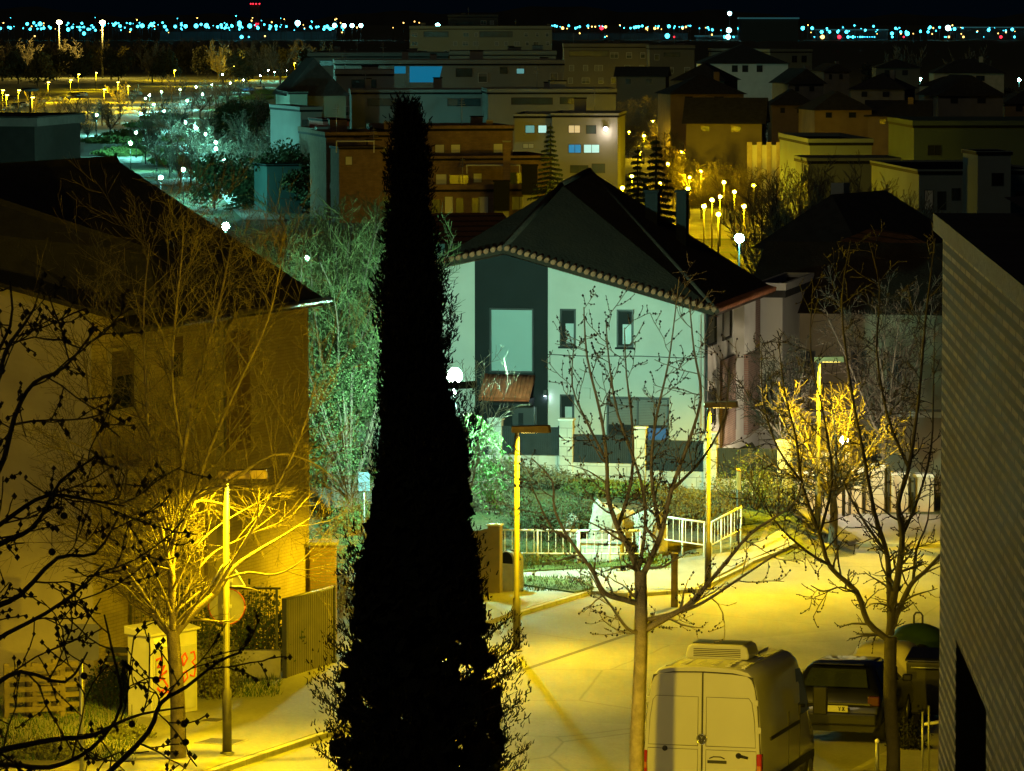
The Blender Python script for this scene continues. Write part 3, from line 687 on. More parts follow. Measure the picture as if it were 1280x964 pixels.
b = MB(); b.box(-.36,.36,-.36,.36,hz-.078,hz); b.build('cap', m_kerb, t, bev=.02)
b = MB(); b.box(-3.2,-.302,-.1,.1,-.1,hz-.3); b.build('side_wall', m_pbrick, t)
# pallets, bench
p = G(44, 905, 0)
m_wood = mat('weathered pale wood', (.15,.12,.075), .85, .3, 3, bump=.3)
for i,(dx,dy,rz,lab) in enumerate([(0,0,15,'wooden pallet standing upright behind the budding branches, the front one'),(.35,.5,24,'wooden pallet standing upright behind the front pallet')]):
    t = thing('wooden_pallet', lab, 'pallet', (p.x+dx,p.y+dy,p.z), R(rz), 'upright wooden pallets')
    b = MB()
    for j in range(6): b.box(-.6,.6,-.02,0,.04+j*.2,.14+j*.2)
    b.build('slats', m_wood, t)
    for j in range(3):
        b = MB(); b.box(-.6+j*.55,-.5+j*.55,.002,.1,0,1.2); b.build('bearer', m_wood, t)
p = G(125, 862, 0)
t = thing('bench', 'bench with a pale plank seat in the shade left of the cabinet', 'bench', (p.x,p.y,p.z), R(-4))
b = MB(); b.box(-.85,.85,-.2,-.02,.44,.48); b.box(-.85,.85,.0,.18,.44,.48); b.build('seat', m_wood, t, bev=.008)
b = MB(); b.box(-.85,.85,.22,.26,.55,.68); b.box(-.85,.85,.24,.28,.74,.86); b.build('backrest', m_dkmetal, t, bev=.008)
for a in (-.7,.7):
    b = MB(); b.box(a-.03,a+.03,-.18,.2,0,.438); b.build('leg', m_dkmetal, t)
for i,(u,v,w_,h_,lab) in enumerate([(140,885,1.2,1.0,'dark low shrub between the pallets and the utility cabinet'),(60,955,1.6,.5,'low ground cover shrub at the lower left under the budding branches'),(150,930,1.4,.35,'low leafy plant at the pavement edge left of the street tree'),(268,880,1.3,1.5,'tangled dry shrub between the cabinet and the lamp pole')]):
    q = G(u,v,0); shrub('shrub', lab, q, w_, 1.0, h_, 1900, 80+i, m_twigd, m_shrub if i else m_leaf, None, .06)
# ------------------------------------------------------------------ railings, posts, bin
m_rail = mat('white railing paint', (.72,.72,.68), .5, .1, 3)
def railing(a, c, label, legs):
    a, c = G(*a), G(*c); L_ = (Vector(c[:2])-Vector(a[:2])).length; rot = math.atan2(c.y-a.y, c.x-a.x); s_ = (c.z-a.z)/L_
    t = thing('railing', label, 'railing', (a.x,a.y,a.z+.1), rot, 'white pedestrian railings')
    b = MB(); b.tube([(0,0,1.0),(L_,0,1.0+s_*L_)],.03,8); b.tube([(0,0,.36),(L_,0,.36+s_*L_)],.022,8); b.build('rails', m_rail, t)
    n = int(L_/.19)
    b = MB()
    for i in range(1,n): b.tube([(i*L_/n,0,.36+s_*i*L_/n),(i*L_/n,0,1.0+s_*i*L_/n)],.011,5,cap=False)
    b.build('bars', m_rail, t)
    for i in range(legs+1):
        x = i*L_/legs; b = MB(); b.tube([(x,0,-.1+s_*x),(x,0,1.02+s_*x)],.026,7); b.build('post', m_rail, t)
railing((622,712),(722,713),'white railing in front of the dark ivy bank, just right of the brown pillar',2)
railing((724,713),(800,713),'white railing in front of the pale boulders',2)
railing((826,694),(880,702),'white railing behind the trunk of the knobbly tree, left of the lamp',2)
railing((889,702),(926,682),'white railing running back along the pavement to the right of the lamp',3)
def post(u, v0, v1, label, r, m, name='bollard'):
    p = G(u, v1, .1); h = P(u,v0,p.y).z-p.z-.1
    t = thing(name, label, name.replace('_',' '), (p.x,p.y,p.z+.1))
    b = MB(); b.tube([(0,0,-.1),(0,0,h)],[r,r],10); b.build('shaft', m, t)
    b = MB(); b.lathe([(r*1.15,h),(r*1.15,h+.03),(r*.6,h+.06)], n=10); b.build('cap', m, t)
post(843,694,755,'brown wooden post on the pavement edge behind the knobbly tree',.09,mat('brown post wood',(.16,.12,.07),.8,.25,5),'wooden_post')
p = G(922,672,.1)
t = thing('sign_post', 'slim post with an edge-on orange lit sign at the end of the railing', 'sign post', (p.x,p.y,p.z))
h = P(922,587,p.y).z-p.z
b = MB(); b.tube([(0,0,0),(0,0,h)],.04,8); b.build('pole', m_pole, t)
b = MB(); b.box(-.035,.07,-.3,.3,h-.55,h); b.build('panel', mat('orange lit sign face',(.6,.3,.06),.5,.1,4), t, bev=.01)  # the lamplight's orange is put into the panel colour
# brown metal pillar and bin by the cypress
p = G(619,742,.1)
t = thing('gate_pillar', 'tall brown sheet metal gate pillar at the right edge of the cypress', 'pillar', (p.x,p.y,p.z), R(-14))
h = P(619,655,p.y).z-p.z; m_bmet = mat('brown sheet metal',(.20,.16,.10),.6,.15,3)
b = MB(); b.box(-.16,.16,-.16,.16,-.1,h-.04); b.build('shaft', m_bmet, t, bev=.015)
b = MB(); b.box(-.19,.19,-.19,.19,h-.038,h); b.build('cap', m_rail, t, bev=.01)
b = MB(); b.prism([(-1.6,0),(-.162,0),(-.162,.06),(-1.6,.06)], lambda p:(p[0],p[1],0), lambda p:(p[0],p[1],h-.1+p[0]*.18)); b.build('side_panel', m_bmet, t)
p = G(638,739,.1)
t = thing('litter_bin', 'grey litter bin with an arched hood beside the brown pillar', 'litter bin', (p.x,p.y,p.z+.1), R(-30))
arc = [(.27*math.cos(R(a)),.82+.24*math.sin(R(a))) for a in range(0,181,15)]
b = MB(); b.xzprism([(-.27,0),(.27,0)]+arc, -.22, .22); b.build('body', mat('light grey bin metal',(.36,.37,.36),.5,.15,4), t, bev=.012)
b = MB(); b.xzprism([(-.2,.74),(.2,.74)]+[(x*.74,z-.02) for x,z in arc], -.226,-.2205); b.build('opening', m_dark, t)
b = MB(); b.tube([(x*1.04,0,z*1.0) for x,z in arc],.03,6); b.build('rim', m_dkmetal, t)
# ------------------------------------------------------------------ boulders and rubble on the bank
m_rock = mat('pale limestone', (.30,.28,.24), .9, .2, 1.5, bump=.8)
def boulder(u, v, Y, w, h, label, seed, d=.7):
    rg = random.Random(seed); p = P(u,v,Y); z0 = gz(p.x,Y); bm_ = MB(); vs = []; n, m_ = 14, 9
    ph = [rg.uniform(0,6.28) for _ in range(6)]
    pr = []
    b = MB()
    for i in range(m_+1):
        for k in range(n):
            th, a = math.pi*i/m_, 6.283*k/n; x,y,z = math.sin(th)*math.cos(a), math.sin(th)*math.sin(a), -math.cos(th)
            f = 1+.16*math.sin(3*x+ph[0])*math.sin(2.3*y+ph[1])+.12*math.sin(4*z+ph[2]+2*x)+.06*math.sin(9*x+ph[3])*math.sin(8*z+ph[4])
            q = lambda t: math.copysign(abs(t)**.7,t)
            vs.append((q(x)*w/2*f,q(y)*d/2*f,h*.46+q(z)*h*.54*f))
    b.add(vs,[(i*n+k,i*n+(k+1)%n,(i+1)*n+(k+1)%n,(i+1)*n+k) for i in range(m_) for k in range(n)])
    o = b.build('boulder', m_rock, None, (p.x,Y,z0-.05), smooth=False); o.rotation_euler.z = rg.uniform(-.3,.3)
    tag(o, label, 'boulder', 'pale boulders on the bank')
boulder(757,690,122.4,.85,1.55,'tall pale boulder with a pointed top, left one of the group behind the railing',1)
boulder(783,690,123,.75,1.25,'squat pale boulder between the two taller ones behind the railing',2)
boulder(812,690,122.7,.95,1.35,'broad ochre lit boulder at the right of the group behind the railing',3)
boulder(714,680,123.6,.5,.75,'small white boulder lying in the dark ivy',4,.5)
m_wb = brick('white block masonry',(.5,.48,.42),(.42,.40,.34),(.25,.23,.2),.4,.16,.012,.5,'xy')
p = P(752,697,121.4)
t = thing('block_wall', 'low stub of white block masonry below the tall boulder', 'wall', (p.x,121.4,gz(p.x,121.4)), R(-12))
b = MB(); b.box(-.55,.55,-.15,.15,-.2,.62); b.build('masonry', m_wb, t, bev=.01)
b = MB(); b.box(-.6,.6,-.2,.2,.622,.7); b.build('coping', m_kerb, t, bev=.01)
# shrubs on the bank below the white house
labs = ['grey green bush at the left end of the bank beside the cypress','grey green bush on the bank behind the street lamp','grey green bush on the bank below the dark door','grey green bush on the bank left of the dark ivy','dark ivy mound left of the boulders','dark ivy mound spilling above the white railing','dark ivy mound directly left of the tall boulder','green bush below the white garden wall, above the boulders','green bush at the foot of the wall step','olive bush below the second dark fence panel','olive bush right of the boulders behind the railing','yellow lit bush behind the lamp between the railings','dark bush below the wide black gate','olive bush at the right end of the bank','low green bush behind the bars of the left railing','low green bush at the foot of the boulders']
sp = [(612,602,2.0,.75,1,128.2),(650,606,2.2,.65,1,128),(690,612,2.2,.6,1,127.6),(618,645,2.0,1.1,1,125.5),(655,655,1.9,1.2,0,123.8),(690,655,2.0,1.2,0,123.6),(725,650,1.6,1.4,0,124),(745,615,2.2,.55,2,127.2),(790,622,2.0,.55,2,127.2),(830,628,2.2,.6,1,127),(850,650,2.2,1.3,3,124.8),(890,650,1.9,1.4,3,124.6),(935,640,2.3,1.6,0,127),(978,632,1.9,1.3,1,127),(690,702,1.6,.5,2,120.5),(800,700,1.6,.5,2,120.6)]
for i,((u,v,w_,h_,k,Y),lb) in enumerate(zip(sp,labs)):
    q = P(u,v,Y); shrub('shrub', lb, (q.x,Y,gz(q.x,Y)), w_, 1.5, h_, 2300, 100+i, m_twigd, [m_leaf,m_shrub,m_leafb,mat('olive leaf',(.11,.10,.035),.85,.4,2)][k], 'shrubs on the bank', .055, 70)
q = G(720,712,0)
# verge tufts
rgg = random.Random(9); b = MB()
for (u0,u1,v0,v1,n) in ((640,740,728,746,1500),(640,835,707,720,1800),(640,830,640,700,2500),(0,170,880,960,3000),(250,350,845,880,1400),(380,470,560,640,2500)):
    for i in range(n):
        q = G(rgg.uniform(u0,u1),rgg.uniform(v0,v1)); h_ = rgg.uniform(.05,.2); a = Vector((rgg.gauss(0,.05),rgg.gauss(0,.05),h_)); w_ = Vector((rgg.uniform(-1,1),rgg.uniform(-1,1),0)).normalized()*.012
        z0 = Vector((0,0,.1 if v0 > 700 else 0)); b.add([q+z0-w_,q+z0+w_,q+z0+a],[(0,1,2)])
tag(b.build('grass', m_grass), kind='stuff')
# ------------------------------------------------------------------ the white house
HR = -R(12.6); q = P(880,400,137.0); HT = (q.x,137.0,.85,HR)
house = thing('white_house', 'large white house with a dark vertical bay, tiled door canopy and broad hipped roof', 'house', HT[:3], HR)
fp = lambda u,v: onplane(HT,u,v,1); sp_ = lambda u,v: onplane(HT,u,v,0)
m_wallw = mat('white render', (.62,.62,.58), .85, .07, .8, bump=.15)
m_anth = mat('anthracite cladding', (.010,.014,.016), .7, .15, 1.2, spec=.25)
m_tile = mat('terracotta tile', (.33,.13,.06), .8, .35, 4, bump=.3)
m_roof = mat('weathered brown roof tiles', (.034,.021,.011), .9, .3, 1.6, bump=.6)
A = fp(553,327); B = fp(633,311); C = fp(880,382); W = -A[0]
D_ = 10.6; zC = C[1]
b = MB(); pol = [(A[0],-3),(0,-3),(0,zC-.1),(B[0],B[1]-.1),(A[0],A[1]-.1)]
b.xzprism(pol, 0, D_); b.build('walls', m_wallw, house)
oh = .45
V = [(A[0]-.4,-oh,A[1]-.12),(B[0],-oh,B[1]+.02),(.5,-oh,zC-.16)]
P1 = (-4.6,4.6,8.1); 
def inroof(u,v,y):
    ox,oy,oz,r = HT; c,s_ = math.cos(r),math.sin(r); best = None
    for k in range(4000):
        Y = 125+k*.01; w_ = P(u,v,Y); dx,dy = w_.x-ox, w_.y-oy; ly = -dx*math.sin(r)+dy*math.cos(r)
        if ly >= y: return (dx*math.cos(r)+dy*math.sin(r), y, w_.z-oz)
P1 = inroof(702,231,4.6); P2 = inroof(737,213,8.2); Dd = inroof(977,349,D_+.3); Dd = (.5,D_+.3,zC-.16)
E = (A[0]-.4,D_+.3,A[1]-.12)
b = MB(); b.add([V[0],V[1],V[2],P1,P2,Dd,E],[(0,1,3),(1,2,3),(2,4,3),(2,5,4),(0,3,6),(3,4,6),(4,5,6)])
roof = b.build('roof', m_roof, house); sd = roof.modifiers.new('Solidify','SOLIDIFY'); sd.thickness = .16; sd.offset = -1
b = MB(); r_ = []
for a,c in ((V[0],V[1]),(V[1],V[2])):
    a,c = Vector(a),Vector(c); n = int((c-a).length/.22)
    for i in range(n):
        p0 = a.lerp(c,(i+.5)/n); b.tube([p0+Vector((0,-.03,.03)),p0+Vector((0,.34,.10))],[.08,.075],7)
b.build('eave_tiles', m_tile, roof)
b = MB()
for i in range(46):
    a,c = Vector(V[2]),Vector(Dd); p0 = a.lerp(c,(i+.5)/46); b.tube([p0+Vector((.03,0,.03)),p0+Vector((-.34,0,.13))],[.08,.075],6)
b.build('eave_tiles', m_tile, roof)
b = MB(); b.tube([V[1],P1],[.09,.09],6); b.tube([P1,P2],[.1,.1],6); b.tube([V[2],P2],[.08,.08],6); b.build('ridge_tiles', mat('dark ridge tile',(.045,.03,.02),.85,.3,4), roof)
a,c = inroof(648,303,1.0),inroof(788,344,.9)
b = MB(); b.tube([a,c],.045,6); b.build('roof_pipe', m_metal, roof)
# soffit and fascia under the front eave
b = MB()
for a,c in ((V[0],V[1]),(V[1],V[2])):
    a,c = Vector(a),Vector(c); b.add([a+Vector((0,.02,-.17)),c+Vector((0,.02,-.17)),c+Vector((0,oh,-.19)),a+Vector((0,oh,-.19))],[(0,1,2,3)])
b.build('soffit', m_tile, house)
def frect(u0,v0,u1,v1): 
    a = fp(u0,v1); c = fp(u1,v0); return a[0],c[0],a[1],c[1]
x0,x1,_,_ = frect(594,320,685,540)
def topz(x):
    return (A[1]+(B[1]-A[1])*(x-A[0])/(B[0]-A[0]) if x < B[0] else B[1]+(zC-B[1])*(x-B[0])/(0-B[0]))-.14
b = MB(); b.xzprism([(x0,-.2),(x1,-.2),(x1,topz(x1)),(B[0],topz(B[0])),(x0,topz(x0))], -.05, -.003); b.build('dark_bay', m_anth, house)
def window(x0,x1,z0,z1,fm,pm,fw=.06,depth=.10,proud=.03,y=0,parent=house,name='window',lower=None,blind=None,mull=0,lower_m=None):
    """frame standing proud of the wall with the panes set back inside it"""
    b = MB(); y0, y1 = y-proud, y-.004
    b.box(x0-fw,x0,y0,y1,z0-fw,z1+fw); b.box(x1,x1+fw,y0,y1,z0-fw,z1+fw); b.box(x0,x1,y0,y1,z1,z1+fw); b.box(x0,x1,y0,y1,z0-fw,z0)
    if mull:
        for i in range(mull): xm = x0+(x1-x0)*(i+1)/(mull+1); b.box(xm-.025,xm+.025,y0,y1,z0,z1)
    f = b.build(name, fm, parent)
    if parent is house and z0 > .3:
        b = MB(); b.box(x0-fw-.04,x1+fw+.04,y-.13,y-.004,z0-fw-.06,z0-fw-.003); b.build('sill', m_anth, f, bev=.006)
    b = MB(); b.box(x0+.001,x1-.001,y1-.006,y1,z0+.001,z1-.001); b.build('pane', pm, f)
    if lower:
        zl = z0+(z1-z0)*lower; b = MB(); b.box(x0+(x1-x0)*.32,x1-.02,y1-.014,y1-.007,z0+.05,zl); b.build('lower_pane', lower_m or m_blind, f)
    if blind:
        b = MB(); zb = z1-(z1-z0)*blind; n = int((z1-zb)/.05)
        for i in range(n): b.box(x0+.005,x1-.005,y1-.02,y1-.008,zb+i*.05,zb+i*.05+.044)
        b.build('shutter', mat('grey shutter slats',(.16,.17,.17),.6,.1,3), f)
    return f
m_frame = mat('anthracite frame', (.022,.026,.03), .45, .15, 3)
x0,x1,z0,z1 = frect(615,463,666,387); z0,z1 = fp(615,463)[1],fp(615,387)[1]
window(x0,x1,z0,z1,m_frame,mat('pale glass blind',(.36,.50,.50),.25,.05,.6),.05,proud=.09,y=-.05)
m_lp = mat('net curtained pane',(.42,.50,.52),.3,.1,2)
for (u0,v0,u1,v1) in ((702,388,718,431),(773,389,790,432),(702,495,716,530)):
    x0,x1 = fp(u0,v1)[0],fp(u1,v0)[0]; z0,z1 = fp(u0,v1)[1],fp(u0,v0)[1]
    window(x0,x1,z0,z1,m_frame,m_anth,.05,lower=.62,lower_m=m_lp,proud=.05)
x0,x1 = fp(761,520)[0],fp(834,520)[0]; z0,z1 = fp(761,560)[1],fp(761,498)[1]
wnd = window(x0,x1,z0,z1,m_frame,m_glass,.06,blind=.52,mull=1,proud=.06)
b = MB(); b.box(x0+(x1-x0)*.68,x1-.03,-.045,-.035,z0+.1,z0+(z1-z0)*.42); b.build('lit_pane', emit('blue lit window pane',(.02,.12,.35),.35), wnd)
# tiled door canopy, door and wall lamp
x0,x1 = fp(607,480)[0],fp(669,480)[0]; zt = fp(607,469)[1]; zb = fp(607,499)[1]
cn = []
b = MB(); n = 13
for i in range(n):
    xx = x0+(x1-x0)*(i+.5)/n; b.tube([(xx,-.06,zt),(xx,-.95,zb+.1)],[.085,.085],7)
b.add([(x0,-.055,zt-.05),(x1,-.055,zt-.05),(x1,-.95,zb+.03),(x0,-.95,zb+.03)],[(0,1,2,3)])
can = b.build('door_canopy', mat('red canopy tile',(.55,.15,.06),.8,.3,4), house)
b = MB(); b.box(x0+.02,x1-.02,-.9,-.06,zb-.13,zb-.02); b.box(x1-.06,x1+.0,-.88,-.06,zb-.015,zb+.1); b.build('beam', m_anth, can)
x0,x1 = fp(641,520)[0],fp(672,520)[0]; z1 = fp(641,508)[1]
b = MB(); b.box(x0,x1,-.09,-.053,0,z1); dr = b.build('door', m_frame, house, bev=.01)
b = MB(); b.box(x0+.2,x0+.36,-.1,-.091,.3,z1-.2); b.build('pane', m_glass, dr)
b = MB(); b.tube([(x1-.08,-.13,.7),(x1-.08,-.13,1.3)],.015,6); b.build('handle', m_metal, dr)
x = fp(682,491); b = MB(); b.box(x[0]-.05,x[0]+.05,-.14,-.052,x[1]-.09,x[1]+.09); wl = b.build('wall_lamp', m_dkmetal, house, bev=.01)
b = MB(); b.box(x[0]-.035,x[0]+.035,-.13,-.07,x[1]-.1,x[1]-.092); b.build('lens', emit('wall lamp lens',(.8,.95,1),12), wl)
light('bulb', (x[0]+.02,-.12,x[1]-.14), (.75,.95,1), 3, .03, house)
b = MB(); b.tube([(-.12,-.07,-.5),(-.12,-.07,zC-.3),(.1,-.3,zC-.12)],[.04,.04,.04],7)
for zz in (.8,2.4,4.0): b.box(-.18,-.06,-.09,-.003,zz,zz+.03)
b.build('front_downpipe', m_wallw, house)
b = MB(); b.box(x0+2.2,x0+2.5,-.05,-.004,1.55,1.9); b.build('meter_box', m_wallw, house, bev=.01)
b = MB(); pts = [(-W+2.9,-.02,2.95),(-W+4.5,-.02,2.9),(-W+6.4,-.02,2.93),(-.2,-.02,2.88)]; b.tube(pts,[.012]*4,4); b.build('cable', m_dkmetal, house)
# side elevation
m_brickh = brick('pinkish facing brick', (.32,.20,.16), (.26,.16,.13), (.3,.27,.24), .24,.07,.012,.4,'yz')
def swin(u0,v0,u1,v1,bl=None):
    a = sp_(u0,v1); c = sp_(u1,v1); t0 = sp_(u0,v0); y0,y1,z0,z1 = a[0],c[0],a[1],t0[1]
    b = MB()
    for (ya,yb,za,zb_) in ((y0-.06,y0,z0-.06,z1+.06),(y1,y1+.06,z0-.06,z1+.06),(y0,y1,z1,z1+.06),(y0,y1,z0-.06,z0)): b.box(.004,.05,ya,yb,za,zb_)
    f = b.build('window', m_frame, house); b = MB(); b.box(.004,.012,y0+.001,y1-.001,z0+.001,z1-.001); b.build('pane', m_glass, f)
for w_ in ((884,397,894,432),(903,388,913,424),(922,385,929,420),(935,380,941,412),(884,492,893,530),(908,485,918,540)): swin(*w_)
a = sp_(917,440); c = sp_(931,440)
b = MB(); b.box(.002,.35,a[0],c[0],2.6,zC-.3); b.build('bay', m_wallw, house)
a = sp_(930,440); c = sp_(945,440)
b = MB(); b.box(.002,.14,a[0],c[0],-.2,zC-.3); b.build('brick_pier', m_brickh, house)
a = sp_(900,470); c = sp_(917,470)
b = MB(); b.box(.002,.08,a[0],c[0],-.2,2.6); b.build('brick_pier', m_brickh, house)
b = MB(); b.tube([(.06,.12,-.2),(.06,.12,zC-.25)],.045,7); b.build('downpipe', m_dkmetal, house)
for (ua,ub,va,vb,mm) in ((845,858,238,262,m_anth),(806,822,238,262,m_anth)):
    c0 = inroof(ua,vb,7.0); c1 = inroof(ub,va,7.0); b = MB(); b.box(c0[0],c1[0],7.0,7.5,c0[2]-1.6,c1[2]-.08); ch = b.build('chimney', mm, house, bev=.02)
    b = MB(); b.box(c0[0]-.05,c1[0]+.05,6.95,7.55,c1[2]-.078,c1[2]); b.build('cap', m_anth, ch)
# ------------------------------------------------------------------ stepped garden wall with dark panels
q = P(612,560,131.0); GT = (q.x,131.0,.5,HR)
gw = thing('garden_wall', 'white block garden wall with dark mesh panels, stepping down in front of the white house', 'garden wall', GT[:3], HR)
gp = lambda u,v: onplane(GT,u,v,1)
m_blk = brick('white painted blockwork', (.42,.42,.39), (.37,.37,.345), (.24,.24,.22), .6,.28,.012,.3,'xz')
m_mesh = mat('dark fence panel', (.014,.017,.018), .7, .2, 5, spec=.25)
segs = [(628,700,533,568),(717,793,543,578),(808,880,550,588),(897,972,560,598)]
for i,(u0,u1,v0,v1) in enumerate(segs):
    x0,x1 = gp(u0,v1)[0],gp(u1,v1)[0]; z1,z0 = gp(u0,v0)[1],gp(u0,v1)[1]
    xa = x1; xb = gp(segs[i+1][0] if i < 3 else 990, 560)[0]
    b = MB(); b.box(x0-.001,x1+.001,-.09,.09,-1.2,z0); b.build('base', m_blk, gw)
    b = MB(); b.box(x0,x1,-.035,-.02,z0+.01,z1); 
    for k in range(int((x1-x0)/.06)): b.box(x0+.02+k*.06,x0+.045+k*.06,-.05,-.036,z0+.02,z1-.02)
    b.box(x0,x1,-.055,-.036,z1-.04,z1+.01); b.build('panel', m_mesh, gw)
    b = MB(); b.box(xa+.003,xb-.003,-.14,.14,-1.2,z1+.22); pl = b.build('pillar', m_blk, gw, bev=.012)
    b = MB(); b.box(xa-.03,xb+.03,-.18,.18,z1+.222,z1+.28); b.build('cap', m_wallw, pl, bev=.01)
x1 = gp(628,560)[0]
b = MB(); b.box(gp(612,560)[0],x1-.003,-.14,.14,-1.2,gp(612,525)[1]); pl = b.build('pillar', m_blk, gw, bev=.012)
b = MB(); b.box(gp(612,560)[0]-.04,x1+.03,-.18,.18,gp(612,525)[1]+.002,gp(612,525)[1]+.06); b.build('cap', m_wallw, pl, bev=.01)
b = MB(); b.box(gp(540,560)[0],gp(611,560)[0],-.09,.09,-1.2,gp(600,568)[1]); b.build('base', m_blk, gw)
b = MB(); b.box(gp(540,560)[0],gp(611,560)[0],-.05,-.02,gp(600,568)[1]+.002,gp(600,528)[1]); b.build('panel', m_mesh, gw)
# ------------------------------------------------------------------ generic houses, built with parts
def house_box(label, u0, u1, ve, Y, dep, rz, wm, rm, roof='hip', rise=2.0, name='house', cat='house', group=None, wins=(), over=.5, chim=(), base=None, lit=None):
    """rectangular house whose front spans u0..u1 at distance Y, with its eave at row ve"""
    a, c = P(u0,ve,Y), P(u1,ve,Y); Wd = (c.x-a.x)/max(.4,math.cos(rz)); zb = min(gz(a.x,Y),gz(c.x,Y)) if base is None else base; He = a.z-zb
    t = thing(name, label, cat, ((a.x+c.x)/2,Y,zb), rz, group); h = Wd/2
    b = MB(); b.box(-h,h,0,dep,-1.5,He); b.build('walls', wm, t)
    o = over
    if roof == 'hip':
        k = min(h,dep/2)*.95; b = MB()
        vs = [(-h-o,-o,He),(h+o,-o,He),(h+o,dep+o,He),(-h-o,dep+o,He)]
        vs += ([(-h+k,dep/2,He+rise),(h-k,dep/2,He+rise)] if h > dep/2 else [(0,k,He+rise),(0,dep-k,He+rise)])
        if h > dep/2: b.add(vs,[(0,1,5,4),(1,2,5),(2,3,4,5),(3,0,4),(3,2,1,0)])
        else: b.add(vs,[(0,1,4),(1,2,5,4),(2,3,5),(3,0,4,5),(3,2,1,0)])
        r_ = b.build('roof', rm, t, loc=(0,0,.01))
    elif roof == 'gable':
        b = MB(); vs = [(-h-o,-o,He),(h+o,-o,He),(0,-o,He+rise),(-h-o,dep+o,He),(h+o,dep+o,He),(0,dep+o,He+rise)]
        b.add(vs,[(0,1,2),(3,5,4),(0,2,5,3),(1,4,5,2),(0,3,4,1)]); r_ = b.build('roof', rm, t, loc=(0,0,.01))
    elif roof == 'side':
        b = MB(); vs = [(-h-o,-o,He),(h+o,-o,He),(h+o,dep/2,He+rise),(-h-o,dep/2,He+rise),(h+o,dep+o,He),(-h-o,dep+o,He)]
        b.add(vs,[(0,1,2,3),(3,2,4,5),(0,3,5),(1,4,2),(0,5,4,1)]); r_ = b.build('roof', rm, t, loc=(0,0,.01))
    else:
        b = MB(); b.box(-h-.12,h+.12,-.12,dep+.12,He+.004,He+.25); r_ = b.build('roof', rm, t)
        b = MB(); b.box(-h-.14,h+.14,-.14,-.02,He+.252,He+rise); b.box(-h-.14,h+.14,dep,dep+.14,He+.252,He+rise); b.box(-h-.14,-h-.02,0,dep,He+.252,He+rise-.003); b.box(h+.02,h+.14,0,dep,He+.252,He+rise-.003); b.build('parapet', wm, t)
    for (x,y,s_,hh) in chim:
        b = MB(); b.box(x*h-s_,x*h+s_,y*dep-s_,y*dep+s_,He-.2,He+rise+hh); ch = b.build('chimney', wm, r_); b = MB(); b.box(x*h-s_-.06,x*h+s_+.06,y*dep-s_-.06,y*dep+s_+.06,He+rise+hh+.002,He+rise+hh+.1); b.build('cap', m_dark, ch) if False else None
    T = (t.location.x,Y,zb,rz)
    for w_ in wins:
        (ua,va,ub,vb) = w_[:4]; x0,z0 = onplane(T,ua,vb); x1,z1 = onplane(T,ub,va)
        window(x0,x1,z0,z1,m_frame if len(w_) < 6 else w_[5],w_[4] if len(w_) > 4 and w_[4] else m_glass,max(.04,.02*(x1-x0)),parent=t,mull=1 if (x1-x0) > 1.2 else 0,proud=.05)
    return t
m_wcream = mat('cream render', (.30,.26,.18), .9, .12, 1.0, bump=.2)
m_wgrey = mat('grey render', (.34,.36,.35), .9, .1, 1.0, bump=.2)
m_roofd = mat('dark slate roof', (.035,.035,.036), .85, .3, 2, bump=.4)
m_rooft = brick('terracotta roof tiles', (.30,.14,.06), (.24,.11,.05), (.09,.05,.03), .25,.2,.03,.8,'xy',.9)
# row of houses to the right behind the bare trees
nh = house_box('olive lit terraced house behind the glowing lamp tree', 948, 1180, 392, 152, 10, HR, m_wcream, m_roof, 'side', 2.2, wins=[(960,430,975,470),(1000,440,1018,480),(1065,440,1082,480),(1110,445,1126,485),(965,530,980,590),(1080,540,1096,600)])
b = MB(); b.box(-8.0,8.0,-.9,-.003,2.7,2.9); b.build('balcony', m_wallw, nh, loc=(0,0,0)); 
